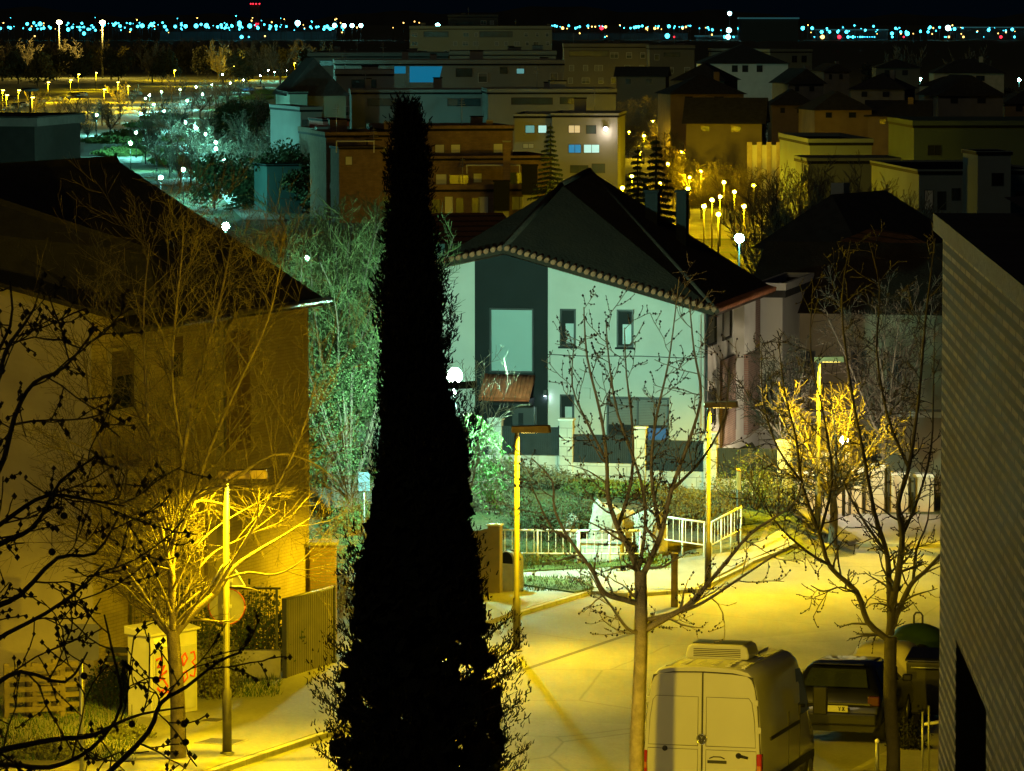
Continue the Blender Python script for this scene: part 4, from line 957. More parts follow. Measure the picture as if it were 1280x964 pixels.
# pale wing between the white house and the terrace
house_box('pale wing with a sloping parapet at the back corner of the white house', 950, 978, 372, 148.8, 6, HR, m_wallw, m_roofd, 'flat', .5, wins=[(957,470,966,520)], name='house_wing')
rgp = random.Random(2)
pil = [(988,'first'),(1010,''),(1040,''),(1066,''),(1094,''),(1124,''),(1156,'')]
m_ochre = mat('ochre render', (.46,.40,.28), .85, .15, 1.5, bump=.3)
pl0 = None
for i,(u,_) in enumerate(pil):
    w_ = .55 if i == 2 else .32; q = P(u,640,141+i*.3); z0 = gz(q.x,q.y)
    h = P(u,[600,590,566,585,580,590,592][i],q.y).z-z0
    t = thing('gate_pillar', ['ochre gate pillar just right of the white garden wall','slim ochre gate pillar left of the yellow glowing tree','widest ochre gate pillar right under the yellow glowing tree','ochre gate pillar beside the white globe lamp','ochre gate pillar right of the white globe lamp','ochre gate pillar behind the trunk of the forked tree','ochre gate pillar nearest the brick building'][i], 'pillar', (q.x,q.y,z0), HR, 'gate pillars along the far pavement')
    b = MB(); b.box(-w_,w_,-.2,.2,-.2,h-.1); b.build('shaft', m_ochre, t, bev=.01)
    b = MB(); b.box(-w_-.05,w_+.05,-.25,.25,h-.098,h); b.build('cap', m_wallw, t, bev=.015)
    if i < 6:
        q2 = P(pil[i+1][0],640,141+(i+1)*.3); L_ = (q2.x-q.x)-w_-.36
        t = thing('metal_gate', ['barred metal gate next to the white garden wall','barred metal gate left of the widest pillar','barred metal gate right of the widest pillar','barred metal gate right behind the white globe lamp','barred metal gate behind the forked tree','barred metal gate closest to the brick building'][i], 'gate', (q.x+w_+.02,q.y+.05,z0), .02, 'metal gates along the far pavement')
        b = MB(); b.box(0,L_,-.02,.02,.1,.5); b.box(0,L_,-.02,.02,h-.35,h-.28); b.box(0,.05,-.02,.02,.0,h-.2); b.box(L_-.05,L_,-.02,.02,.0,h-.2); b.build('frame', m_dkmetal, t)
        b = MB()
        for k in range(1,int(L_/.11)): b.box(k*.11-.012,k*.11+.012,-.012,.012,.5,h-.35)
        b.build('bars', m_dkmetal, t)
# ------------------------------------------------------------------ left house
LR = -R(22); q = P(116,560,91); zb = gz(q.x,91)+.1; LT = (q.x,91,zb,LR)
lh = thing('dark_house', 'dim brown house with a dark tiled roof behind the fine twigged street tree', 'house', LT[:3], LR)
m_lbrick = brick('sandy brown brick', (.46,.385,.23), (.42,.35,.21), (.34,.28,.18), .25,.075,.010,.12,'yz')
m_stuc = mat('sand stucco', (.40,.35,.23), .9, .12, 1.2, bump=.3)
sL = lambda u,v: onplane(LT,u,v,0); fL = lambda u,v: onplane(LT,u,v,1)
yN = 10.75; ze = 7.42
b = MB(); b.box(-9,0,0,yN,-.5,ze-.02); b.box(-9,0,0,1.45,ze-.02,ze+.38); b.build('walls', m_lbrick, lh)
b = MB(); b.xzprism([(-9,-.5),(.003,-.5),(.003,ze+.42),(-9,ze+2.5)], -.06, -.002); b.build('front_wall', m_stuc, lh)
o = .3; ym = 1.5; c_,s_ = math.cos(LR),math.sin(LR); TG = (q.x-s_*ym, 91+c_*ym, zb, LR); TR2 = (q.x-s_*(yN+.3), 91+c_*(yN+.3), zb, LR)
xr, zr = onplane(TR2,150,203,1); g0 = onplane(TG,135,299,1); g1 = onplane(TG,0,254,1)
sl = (zr-ze)/(o-xr)
b = MB(); b.add([(o,.9,ze+.02),(o,yN+.3,ze+.02),(xr,yN+.3,zr),(xr,ym-.2,zr)],[(0,1,2,3)])
b.add([(xr,yN+.3,zr),(xr,ym-.2,zr),(2*xr-o,ym-.2,ze),(2*xr-o,yN+.3,ze)],[(0,1,2,3)])
m_broof = mat('black roof tiles',(.022,.02,.019),.9,.3,3,bump=.5)
rf = b.build('roof', m_broof, lh); sd = rf.modifiers.new('Solidify','SOLIDIFY'); sd.thickness = .18; sd.offset = -1
k1 = (g1[1]-g0[1])/(g1[0]-g0[0])
b = MB(); b.add([(o+.3,-.5,ze+.33),(-9,-.5,ze+2.55),(-9,ym,g0[1]+k1*(-9-g0[0])),(g0[0]+.9,ym,g0[1]-k1*-.9),(o+.3,ym+.4,ze+.30)],[(0,1,2,3,4)]); rr = b.build('lean_to_roof', m_broof, lh); sd = rr.modifiers.new('Solidify','SOLIDIFY'); sd.thickness = .14; sd.offset = -1
b = MB(); b.xzprism([(2*xr-o+.3,ze-.1),(-.1,ze-.1),(xr,zr-.3)], ym, ym+.15); b.build('gable', mat('grey gable render',(.30,.32,.32),.9,.1,1), lh)
b = MB(); b.tube([(o+.02,1.0,ze-.06),(o+.02,yN*.55,ze-.06)],.07,7); b.tube([(o+.02,yN*.6,ze+.0),(o+.02,yN+.5,ze+.0)],.07,7); b.build('gutter', m_lhg if False else mat('pale gutter',(.05,.045,.035),.5,.1,4), lh)
b = MB(); b.tube([(o,yN*.56,ze-.1),(.12,yN*.56,ze-.5),(.10,yN*.56,-.2)],.05,7); b.build('downpipe', m_dkmetal, lh)
def lwin(y0,y1,z0,z1,sh=True):
    b = MB()
    for (ya,yb,za,zb_) in ((y0-.08,y0,z0-.1,z1+.08),(y1,y1+.08,z0-.1,z1+.08),(y0,y1,z1,z1+.08),(y0,y1,z0-.1,z0)): b.box(.004,.07,ya,yb,za,zb_)
    f = b.build('window', m_stuc, lh); b = MB(); b.box(.004,.012,y0+.001,y1-.001,z0+.001,z1-.001); b.build('pane', m_glass, f)
    if sh:
        b = MB()
        for k in range(int((z1-z0)*.45/.06)): b.box(.014,.03,y0+.01,y1-.01,z1-.06-k*.06,z1-.008-k*.06)
        b.build('shutter', mat('brown shutter',(.14,.10,.06),.7,.2,4), f)
a0,z1 = sL(136,440); a1,z0 = sL(167,508)
lwin(a0,a1,z0,z1)
a0,z1 = sL(212,422); a1,z0 = sL(228,470); lwin(a0,a1,z0,z1)
a0,z1 = sL(272,418); a1,z0 = sL(312,560)
b = MB(); b.box(.003,.03,a0,a1,z0,z1); b.build('recessed_panel', mat('brown timber panel',(.16,.10,.05),.8,.25,3), lh)
a0,_ = sL(258,500); a1,_ = sL(268,500); b = MB(); b.box(.003,.22,a0,a1,-.3,ze-.3); b.build('pilaster', m_stuc, lh)
a0,z1 = sL(118,548); a1,z0 = sL(170,575)
b = MB(); b.box(.002,.7,a0,a1,z0-.3,z0); b.build('balcony', m_stuc, lh)
# black chimney block at the far left with an aerial
house_box('black roof block with a jagged tiled edge at the far left', -60, 44, 158, 130, 5, R(-10), m_dark, m_roofd, 'flat', .3, name='roof_block', cat='house')
q = P(38,158,131); q2 = P(38,112,131)
t = thing('aerial', 'thin aerial mast on the black roof block at the left', 'aerial', q)
b = MB(); hh = q2.z-q.z; b.tube([(0,0,-.6),(0,0,hh)],.03,6); b.build('mast', m_dkmetal, t)
b = MB(); b.ball((0,0,hh),.28,10,5,.22); b.build('dish', m_dkmetal, t)
# ------------------------------------------------------------------ brick building at the right edge
BX = math.atan(220/F); q = P(1176,600,30); BT = (q.x,30,0,-BX)
bb_ = thing('brick_building', 'tall brick side wall with a dark doorway at the right edge of the street', 'building', (q.x,30,0), -BX)
m_bw = brick('pale clinker brick', (.40,.345,.25), (.24,.205,.15), (.014,.012,.010), .5,.0845,.026,.25,'yz',.85,.5)
zt = P(1178,268,30).z
sB = lambda u,v: onplane(BT,u,v,0)
ya,zd = sB(1195,800); yb,_ = sB(1233,880)
D1, D0 = ya, yb     # doorway between (far side, near side)
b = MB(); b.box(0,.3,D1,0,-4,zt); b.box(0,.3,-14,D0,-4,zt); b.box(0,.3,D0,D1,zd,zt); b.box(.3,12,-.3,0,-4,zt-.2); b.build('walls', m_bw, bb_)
b = MB(); b.box(.004,.09,D0+.001,D1-.001,-4,zd-.001); b.build('doorway', mat('dark doorway',(.003,.003,.003),1,.2,2,spec=0), bb_)  # flush black sheet, the opening's darkness put into its colour
b = MB(); b.add([(-.06,-14,zt+.004),(-.06,.10,zt+.004),(12,.10,zt+.004),(12,-14,zt+.004)],[(0,1,2,3)]); o = b.build('roof', m_roofd, bb_); sd = o.modifiers.new('Solidify','SOLIDIFY'); sd.thickness = .12; sd.offset = 1
b = MB(); b.add([(.4,-14,zt+.125),(.4,-.2,zt+.125),(6,-.2,zt+.55),(12,-.2,zt+.125),(12,-14,zt+.125),(6,-14,zt+.55)],[(0,5,2,1),(5,4,3,2),(1,2,3),(0,4,5)]); b.build('roof_pitch', m_roofd, bb_)
# ------------------------------------------------------------------ the van
VA = -R(14); q = P(803,900,72); vx = q.x+1.0*math.cos(VA); vy = 72+1.0*math.sin(VA)
van = thing('van', 'white panel van with a roof cooling unit parked seen from behind', 'van', (vx,vy,gz(vx,vy)+.02), VA, None, rx=-.045)
m_van = mat('white van paint', (.62,.62,.60), .22, .04, 1, coat=.4)
m_trim = mat('black plastic trim', (.02,.02,.02), .6, .2, 6)
m_tyre = mat('tyre rubber', (.018,.018,.018), .9, .2, 8)
m_rim = mat('steel wheel', (.35,.35,.35), .4, .1, 5, metal=.7)
m_tail = mat('red tail light', (.42,.015,.01), .2, .15, 12, coat=.6)
m_amber = mat('amber lens', (.6,.2,.02), .25, .1, 10)
ZT = 2.58
prof = [(.93,.32),(.985,.5),(1.0,.8),(1.0,1.15),(.985,1.5),(.945,1.95),(.895,2.25),(.85,2.40),(.76,2.50),(.6,2.545),(.3,2.57),(0,ZT)]
def vsec(y, top, wd, b):
    pts = []
    for x,z in prof:
        zz = .32+(z-.32)*(top-.32)/(ZT-.32); pts.append((x*wd,y,zz))
    return pts+[(-x,y_,z) for x,y_,z in pts[-2::-1]]
st = [(0.0,ZT-.02,.985),(.05,ZT,1.0),(1.5,ZT+.01,1.0),(3.6,ZT,1.0),(3.95,ZT-.06,.99),(4.4,2.1,.985),(4.75,1.62,.975),(5.3,1.32,.94),(5.55,1.0,.86),(5.6,.75,.8)]
b = MB(); vs = []; m_ = len(prof)*2-1
for y,tp,wd in st: vs += vsec(y,tp,wd,b)
fs = [(i*m_+k,i*m_+k+1,(i+1)*m_+k+1,(i+1)*m_+k) for i in range(len(st)-1) for k in range(m_-1)]
fs += [(i*m_,(i+1)*m_,(i+1)*m_+m_-1,i*m_+m_-1) for i in range(len(st)-1)]
b.add(vs, fs, True); b.add([vs[k] for k in range(m_)],[tuple(range(m_))[::-1]]); b.add([vs[len(vs)-m_+k] for k in range(m_)],[tuple(range(m_))])
for xx in (-.62,-.37,-.12,.13,.38,.63):
    zz = 2.53 if abs(xx) > .5 else 2.56
    b.box(xx-.045,xx+.045,.15,3.5,zz-.02,zz+.022)
body = b.build('body', m_van, van)
# rear doors with pressed panels
def doorpoly(s_, ins=0.0):
    P_ = [(.012+ins,.46+ins),(.955-ins,.46+ins),(.968-ins,.8),(.968-ins,1.15),(.952-ins,1.5),(.915-ins,1.95),(.868-ins,2.24),(.82-ins,2.37-ins*.5),(.74-ins,2.43-ins),(.5,2.455-ins),(.012+ins,2.47-ins)]
    return P_ if s_ > 0 else [(-x,z) for x,z in P_[::-1]]
b = MB(); b.xzprism([(-.975,.45),(.975,.45),(.985,1.15),(.93,1.95),(.84,2.41),(.5,2.475),(0,2.49),(-.5,2.475),(-.84,2.41),(-.93,1.95),(-.985,1.15)], -.008, -.001); b.build('door_seal', m_trim, van)
for s_ in (-1,1):
    b = MB(); b.xzprism(doorpoly(s_), -.04, -.009); d = b.build('rear_door', m_van, van, bev=.012)
    X = lambda x: s_*x
    # recessed-looking pressed upper and lower panel outlines
    pp = [(.07,1.26),(.90,1.26),(.875,1.72),(.83,2.0),(.78,2.07),(.07,2.07)]
    b = MB(); pl = [(X(x),z) for x,z in pp]; b.xzprism(pl if s_ > 0 else pl[::-1], -.05, -.0405); b.build('pressed_panel', m_van, d, bev=.008)
    pp = [(.07,.55),(.90,.55),(.92,.95),(.91,1.2),(.07,1.2)]; pl = [(X(x),z) for x,z in pp]
    b = MB(); b.xzprism(pl if s_ > 0 else pl[::-1], -.048, -.0405); b.build('pressed_panel', m_van, d, bev=.008)
    for pp in ([(.07,1.26),(.90,1.26),(.875,1.72),(.83,2.0),(.78,2.07),(.07,2.07)],[(.07,.55),(.90,.55),(.92,.95),(.91,1.2),(.07,1.2)]):
        b = MB(); b.tube([(X(x),-.051,z) for x,z in pp+pp[:1]], .007, 5); b.build('crease_shade', mat('crease shade grey',(.22,.22,.21),.5,.1,3), d)  # grey tubes put crease shade round the pressed panels
    for z in (.75,1.55,2.0):
        xe = .985 if z < 1.3 else (.965 if z < 1.7 else .91)
        b = MB(); b.box(X(xe)-.03,X(xe)+.03,-.065,-.0,z-.05,z+.05); b.build('hinge', m_van, d, bev=.01)
    b = MB(); xa,xb = sorted((X(1.005),X(.915))); b.box(xa,xb,-.055,.10,.72,1.16); tl = b.build('tail_light', m_tail, van, bev=.02)
    b = MB(); b.box(xa+.012,xb-.012,-.06,-.0555,.86,.96); b.build('lens', m_amber, tl)
b = MB(); b.box(.10,.42,-.075,-.041,.98,1.03); b.tube([(.13,-.06,1.06),(.2,-.06,1.09),(.32,-.06,1.09),(.39,-.06,1.06)],.012,5); b.build('handle', m_trim, van, bev=.008)
b = MB(); b.lathe([(.045,0),(.05,.01),(.035,.03)], n=12); o = b.build('door_lock', m_trim, van, (.62,-.05,1.12)); o.rotation_euler = (R(90),0,0)
b = MB(); b.tube([(.62,-.06,1.12),(.78,-.08,1.09)],[.03,.022],7); b.build('latch_lever', m_trim, van)
b = MB(); b.lathe([(.045,0),(.045,.012),(.02,.016)], n=14); o = b.build('rubber_cap', m_trim, van, (-.62,-.05,1.2)); o.rotation_euler = (R(90),0,0)
# round badge: ring with the V above the W
m_chr = mat('chrome badge', (.7,.7,.68), .2, .05, 4, metal=.9)
zb_ = 1.37; rb = .085
b = MB(); b.prism([(rb*math.cos(6.283*i/28),rb*math.sin(6.283*i/28)) for i in range(28)], lambda p:(p[0],-.046,zb_+p[1]), lambda p:(p[0],-.056,zb_+p[1])); bd = b.build('badge', m_trim, van)
b = MB(); b.tube([(rb*math.cos(6.283*i/28),-.058,zb_+rb*math.sin(6.283*i/28)) for i in range(29)], .009, 5)
for pts in ([(-.034,.075),(0,.012),(.034,.075)],[(-.068,.045),(-.034,-.068),(0,-.008),(.034,-.068),(.068,.045)]): b.tube([(x,-.06,zb_+z) for x,z in pts], .0075, 5)
b.build('emblem', m_chr, bd)
# roof cooling unit
b = MB(); b.xzprism([(-.52,2.575),(.52,2.575),(.545,2.63),(.50,2.79),(.42,2.82),(-.42,2.82),(-.50,2.79),(-.545,2.63)], 1.15, 2.0); ac = b.build('roof_unit', m_van, van, bev=.05)
b = MB()
for k in range(5): b.box(-.4,.4,1.13,1.147,2.62+k*.03,2.632+k*.03)
b.box(-.45,.45,1.3,1.9,2.822,2.832); b.build('grille', m_trim, ac)
# side details
b = MB(); b.box(1.0,1.022,.7,3.35,1.30,1.355); b.build('sliding_rail', m_trim, van)
b = MB(); b.box(.995,1.012,.2,4.9,.55,.68); b.build('side_moulding', m_trim, van)
for y in (2.45,3.5):
    b = MB(); b.box(.97,1.006,y-.008,y+.008,.45,1.6); b.build('door_gap', m_trim, van)
def sidepoly(ps, x0): 
    b = MB(); b.add([(x0(z),y,z) for y,z in ps],[tuple(range(len(ps)))]); return b
xw = lambda z: (1.0-(z-1.15)*.066 if z < 1.95 else .948-(z-1.95)*.165)+.012
for sgn in (1,-1):
    b = MB(); ps = [(3.42,1.42),(4.45,1.42),(4.05,2.05),(3.85,2.2),(3.42,2.22)]
    b.add([(sgn*xw(z),y,z) for y,z in ps],[tuple(range(5))]); b.build('side_window', m_glass, van)
    b = MB(); b.tube([(sgn*1.0,4.15,1.52),(sgn*1.16,4.12,1.55)],.035,6); b.box(min(sgn*1.12,sgn*1.36),max(sgn*1.12,sgn*1.36),4.05,4.2,1.38,1.86); b.build('wing_mirror', m_trim, van, bev=.05)
    for y in (.95,4.55):
        b = MB(); b.lathe([(.2,-.12),(.33,-.115),(.345,-.07),(.345,.07),(.33,.115),(.2,.12)], n=24); wv = b.build('wheel', m_tyre, van, (sgn*.88,y,.345)); wv.rotation_euler = (0,R(90),0)
        b = MB(); b.lathe([(.21,.121*sgn),(.2,.135*sgn),(.08,.12*sgn),(.07,.15*sgn),(.01,.15*sgn)], n=20); b.build('rim', m_rim, wv)
b = MB(); b.box(-.98,.98,-.14,.05,.32,.46); b.build('rear_bumper', m_trim, van, bev=.03)
b = MB(); b.xzprism([(-.82,1.45),(.82,1.45),(.74,2.3),(-.74,2.3)], 0,.01); o = b.build('windscreen', m_glass, van, (0,4.66,0)); o.rotation_euler = (R(0),0,0); o.location = (0,4.1,.0); o.scale = (1,1,1); bpy.data.objects.remove(o)
# ------------------------------------------------------------------ cars
m_carp = mat('black car paint', (.006,.0065,.007), .3, .1, 2, coat=.7)
def car_mesh(t, paint, L=4.2, W=1.78, H=1.46, hatch=True, detail=True):
    hw = W/2
    sec = [(0,.55,.78),(.06,.95,.80),(.14,1.02,.8),(.55,H-.04,.62),(1.1,H,.63),(2.2,H-.02,.63),(2.95,1.02,.76),(3.7,.93,.78),(L-.08,.72,.74),(L,.5,.68)]
    b = MB(); vs = []; M_ = 11
    for y,zt,_ in sec:
        top = hw*(.70 if zt > 1.25 else .93); ends = (y < .03 or y > L-.03); k = .93 if ends else 1
        half = [(hw*.9*k,.24),(hw*k,.42),(hw*k,min(.72,zt-.1)),(hw*.97*k,min(.93,zt-.05)),(top*k,zt-.05),(top*k*.8,zt)]
        vs += [(x,y,z) for x,z in half]+[(-x,y,z) for x,z in half[::-1]]
    n = 12
    fs = [(i*n+j,i*n+(j+1)%n,(i+1)*n+(j+1)%n,(i+1)*n+j) for i in range(len(sec)-1) for j in range(n)]
    b.add(vs, fs, True); b.add(vs[:n],[tuple(range(n))[::-1]]); b.add(vs[-n:],[tuple(range(n))])
    o = b.build('body', paint, t)
    if not detail: return o
    r = .93
    b = MB(); b.add([(-.62,.12,1.06),(.62,.12,1.06),(.52,.49,H-.1),(-.52,.49,H-.1)],[(0,1,2,3)]); w_ = b.build('rear_window', m_glass, t, loc=(0,-.015,.012))
    b = MB(); b.add([(-.62,3.0,1.05),(.62,3.0,1.05),(.52,2.3,H-.08),(-.52,2.3,H-.08)],[(3,2,1,0)]); b.build('windscreen', m_glass, t, loc=(0,.015,.02))
    for s_ in (1,-1):
        b = MB(); b.add([(s_*(hw*.95+.01),.6,1.0),(s_*(hw*.95+.01),2.75,1.0),(s_*(hw*.70+.03),2.2,H-.1),(s_*(hw*.70+.03),.75,H-.1)],[(0,1,2,3)]); b.build('side_window', m_glass, t)
        b = MB(); xa,xb = sorted((s_*hw*.72,s_*hw*.97)); b.box(xa,xb,-.03,.08,.74,.92); b.build('tail_light', mat('dark red lens',(.05,.004,.004),.3,.1,8), t, bev=.02)
        b = MB(); b.box(min(s_*hw,s_*(hw+.18)),max(s_*hw,s_*(hw+.18)),2.55,2.7,.95,1.08); b.build('wing_mirror', m_trim, t, bev=.03)
        for y in (.75,L-.85):
            b = MB(); b.lathe([(.18,-.1),(.3,-.1),(.315,-.05),(.315,.05),(.3,.1),(.18,.1)], n=18); wv = b.build('wheel', m_tyre, t, (s_*(hw-.1),y,.315)); wv.rotation_euler = (0,R(90),0)
            b = MB(); b.lathe([(.2,.101*s_),(.05,.11*s_),(.01,.11*s_)], n=14); b.build('rim', m_rim, wv)
    b = MB(); b.box(-hw*.93,hw*.93,-.09,.02,.36,.6); b.build('rear_bumper', paint, t, bev=.04)
    return o
q = P(1042,900,82); 
car = thing('parked_car', 'dark hatchback parked beyond the white van', 'car', (q.x,82,gz(q.x,82)+.02), VA, None, rx=-.04)
car_mesh(car, m_carp)
b = MB(); b.box(-.28,.28,-.105,-.092,.62,.74); pt = b.build('number_plate', mat('white plate',(.35,.35,.32),.4,.05,5), car)
def stroke(b, pts, x0, z0, s_=.075, r=.008): b.tube([(x0+x*s_*.55,-.108,z0+z*s_) for x,z in pts], r, 4)
b = MB()
glyph = {'Y':[[(0,1),(.5,.5),(1,1)],[(.5,.5),(.5,0)]],'X':[[(0,0),(1,1)],[(0,1),(1,0)]]}
for i,ch in enumerate('YX'):
    for g_ in glyph[ch]: stroke(b, g_, .10+i*.075, .643)
b.build('letters', m_dark, pt)
b = MB(); b.box(-.7,.7,-.10,-.03,.76,.79); b.build('tailgate_strip', m_dkmetal, car)
b = MB(); b.box(-.5,.5,.40,.62,1.452,1.475); b.build('spoiler', m_carp, car, bev=.01)
# ------------------------------------------------------------------ recycling containers
q = P(1108,880,87); z0 = gz(q.x,87)
m_cont = mat('pale yellow plastic', (.40,.37,.24), .5, .12, 2)
t = thing('recycling_container', 'pale rounded recycling container behind the forked tree', 'recycling container', (q.x,87,z0), R(-14))
H_ = P(1108,802,87).z-z0; hw = .66
b = MB(); st = [(0,.86),(.15,.92),(.9,1.0),(H_-.42,1.0),(H_-.24,.965),(H_-.1,.86),(H_-.02,.66),(H_,.4)]
n = 40; vs = []
for z,k in st:
    for i in range(n):
        a = 6.283*i/n; c,s_ = math.cos(a),math.sin(a); vs.append((math.copysign(abs(c)**.45,c)*hw*k, math.copysign(abs(s_)**.45,s_)*.6*k, z))
b.add(vs,[(i*n+k,i*n+(k+1)%n,(i+1)*n+(k+1)%n,(i+1)*n+k) for i in range(len(st)-1) for k in range(n)],True); b.add(vs[-n:],[tuple(range(n))])
b.build('shell', m_cont, t)
b = MB(); b.box(-.3,.3,-.625,-.59,H_-.55,H_-.4); b.build('slot', m_dark, t, bev=.01)
b = MB(); b.tube([(-.2,0,H_-.01),(-.2,0,H_+.08),(.2,0,H_+.08),(.2,0,H_-.01)],.02,6); b.build('lifting_bar', m_metal, t)
q = P(1147,880,90); z0 = gz(q.x,90); H_ = P(1147,779,90).z-z0
m_green = mat('dark green fibreglass', (.02,.045,.022), .45, .15, 3)
t = thing('glass_igloo', 'dark green domed glass bank with a lifting loop on top', 'recycling container', (q.x,90,z0), 0)
b = MB(); b.lathe([(.72,0),(.78,.1),(.80,.55),(.76,H_*.6),(.62,H_*.8),(.42,H_*.93),(.18,H_*.99),(.02,H_)], n=32); b.build('shell', m_green, t)
b = MB(); b.tube([(-.09,0,H_-.05),(-.09,0,H_+.16),(-.05,0,H_+.22),(.05,0,H_+.22),(.09,0,H_+.16),(.09,0,H_-.05)],.022,6); b.build('lifting_loop', m_dkmetal, t)
b = MB(); b.lathe([(.16,0),(.16,.1)], n=14); o = b.build('opening', m_dark, t, (0,-.66,H_*.66)); o.rotation_euler = (R(70),0,0)
q = P(1162,900,86); z0 = gz(q.x,86)
t = thing('waste_container', 'black lidded waste container between the pale container and the brick wall', 'waste container', (q.x,86,z0), R(-14))
b = MB(); b.prism([(-.42,-.4),(.42,-.4),(.42,.4),(-.42,.4)], lambda p:(p[0]*.9,p[1]*.9,.15), lambda p:(p[0],p[1],1.2)); b.build('body', m_trim, t, bev=.05)
b = MB(); b.prism([(-.45,-.44),(.45,-.44),(.45,.42),(-.45,.42)], lambda p:(p[0],p[1],1.203), lambda p:(p[0]*.95,p[1]*.9,1.27+.12*(p[1]>0))); b.build('lid', m_carp, t, bev=.03)
b = MB(); b.tube([(-.3,-.44,1.1),(-.3,-.5,1.1),(.3,-.5,1.1),(.3,-.44,1.1)],.018,6); b.build('handle', m_metal, t)
q = G(1139,945,.1)
shrub('shrub', 'dark leafy mass put in for a dark shape at the foot of the pale recycling container', P(1136,980,80.5), .7, .7, 1.25, 1500, 140, m_bark2, m_black, None, .06)  # dark shape of unknown kind, built as black leaves
q = P(1155,960,77); z0 = gz(q.x,77)+.12
t = thing('handrail', 'thin pale handrail at the foot of the brick wall', 'handrail', (q.x,77,z0), R(-14))
hh = P(1155,888,77).z-z0
for dx in (-.03,.08):
    b = MB(); b.tube([(dx,0,-.1),(dx,0,hh+dx)],.02,6); b.build('post', m_metal, t)
b = MB(); b.tube([(0,0,hh-.25),(.5,.2,hh-.18)],.03,6); b.build('rail', m_rail, t)
p = P(1096,1000,77); zz = gz(p.x,77)+.12; hh = P(1096,928,77).z-zz
t = thing('bollard', 'short pale bollard left of the forked tree trunk', 'bollard', (p.x,77,zz))
b = MB(); b.tube([(0,0,-.1),(0,0,hh)],[.035,.035],8); b.build('shaft', m_metal, t)
b = MB(); b.ball((0,0,hh+.02),.045,8,5); b.build('cap', m_rail, t)
# ------------------------------------------------------------------ lamp of white light in front of the white house and trees round it
q = P(568,470,118.5); z0 = gz(q.x,118.5)
globe_lamp('lamp_post', (q.x,118.5,z0), q.z-z0, 'bright blue white globe lamp right beside the cypress in front of the white house', LED, 37000, .21, 45, glow='white globe lamp glass', ec=(.75,1,.95))
lt_ = [o_ for o_ in bpy.data.objects if o_.get('label','').startswith('bright blue white globe lamp')][0]; hh = q.z-z0
b = MB(); n = 14
vs = [(.62*math.cos(R(195+150*i/n)),.62*math.sin(R(195+150*i/n)),hh-.62*math.tan(R(e_))) for e_ in (9.5,26) for i in range(n+1)]
b.add(vs,[(i,i+1,i+n+2,i+n+1) for i in range(n)]); b.tube([(0,0,hh-.24),vs[n//2]],[.015,.015],4); v_ = b.build('road_light_blocker', m_dark, lt_); sd = v_.modifiers.new('Solidify','SOLIDIFY'); sd.thickness = .012  # strip added to block the globe's light from the road
q = P(1055,551,139); z0 = gz(q.x,139)
globe_lamp('lamp_post', (q.x,139,z0), q.z-z0, 'small blue white globe lamp among the ochre gate pillars', (1,.82,.55), 2600, .14, 45, glow='white globe lamp glass')
q = P(924,298,250); z0 = gz(q.x,250)
globe_lamp('lamp_post', (q.x,250,z0), q.z-z0, 'bright cyan globe lamp above the right slope of the white house roof', CYAN, 2600, .26, 45, glow='cyan globe glass', ec=(.5,1,1))
q = P(282,283,330); z0 = gz(q.x,330)
globe_lamp('lamp_post', (q.x,330,z0), q.z-z0, 'bright cyan globe lamp just above the slope of the dark house roof', CYAN, 5000, .28, 45, glow='cyan globe glass')
for i,(u,v,Y,lab) in enumerate([(383,323,210,'faint cyan globe lamp in the bushy trees right of the dark house roof'),(492,437,147,'small cyan lamp glimpsed through the middle of the cypress')]):
    q = P(u,v,Y); z0 = gz(q.x,Y); globe_lamp('lamp_post', (q.x,Y,z0), q.z-z0, lab, [CYAN,LED][i], [1500,5200][i], .12, 12, glow='dim cyan globe glass')
# unseen lamp added outside the frame to light the brick wall and the left house
globe_lamp('lamp_post', (-5.9,46,gz(-5.9,46)), 4.7, 'unseen warm globe lamp added outside the left edge for its light', (1,.74,.22), 9000, .18, 20, glow='warm globe glass', ec=(1,.75,.2))
# evergreen / willow behind the cypress lit green by the white lamp
kw = dict(wig=.13, up=-.10, rmin=.006, kids=[6,4], ang=50, lr=.55, len=1.5, mx=1, sp=4)
q = P(437,560,124); leafy('tree', 'green lit leafy tree between the dark house and the cypress', (q.x,124,gz(q.x,124)), 5.6, 2.3, 6000, 41, m_bark, mat('dim green leaf',(.05,.085,.025),.8,.4,2), None, .2, 24, .045)
kgt = dict(wig=.12, up=.03, rmin=.006, kids=[7,5], ang=42, lr=.55, len=1.3, mx=1, sp=7)
q = P(415,560,127); bare_tree('tree', 'soft green twigged tree rising between the dark house and the cypress', (q.x,127,gz(q.x,127)), 7.6, kgt, 43, m_bark, mat('green twig',(.09,.13,.045),.9,.35,3), None, 14, .15, 46, .11)
q = P(462,560,131); bare_tree('tree', 'soft green twigged tree rising close behind the left flank of the cypress', (q.x,131,gz(q.x,131)), 8.2, kgt, 44, m_bark, MATS['green twig'], None, 12, .15, 38, .11)
q = P(592,560,119.2); z0 = gz(q.x,119.2)
rg = random.Random(8); t = thing('drooping_tree', 'bright green drooping fronds around the blue white lamp beside the cypress', 'tree', (q.x,119.2,z0))
tm, lm = MB(), MB(); tm.tube([(-.4,0,-.2),(-.35,0,2),(-.3,.1,3.6)],[.09,.07,.05],6,cap=False)
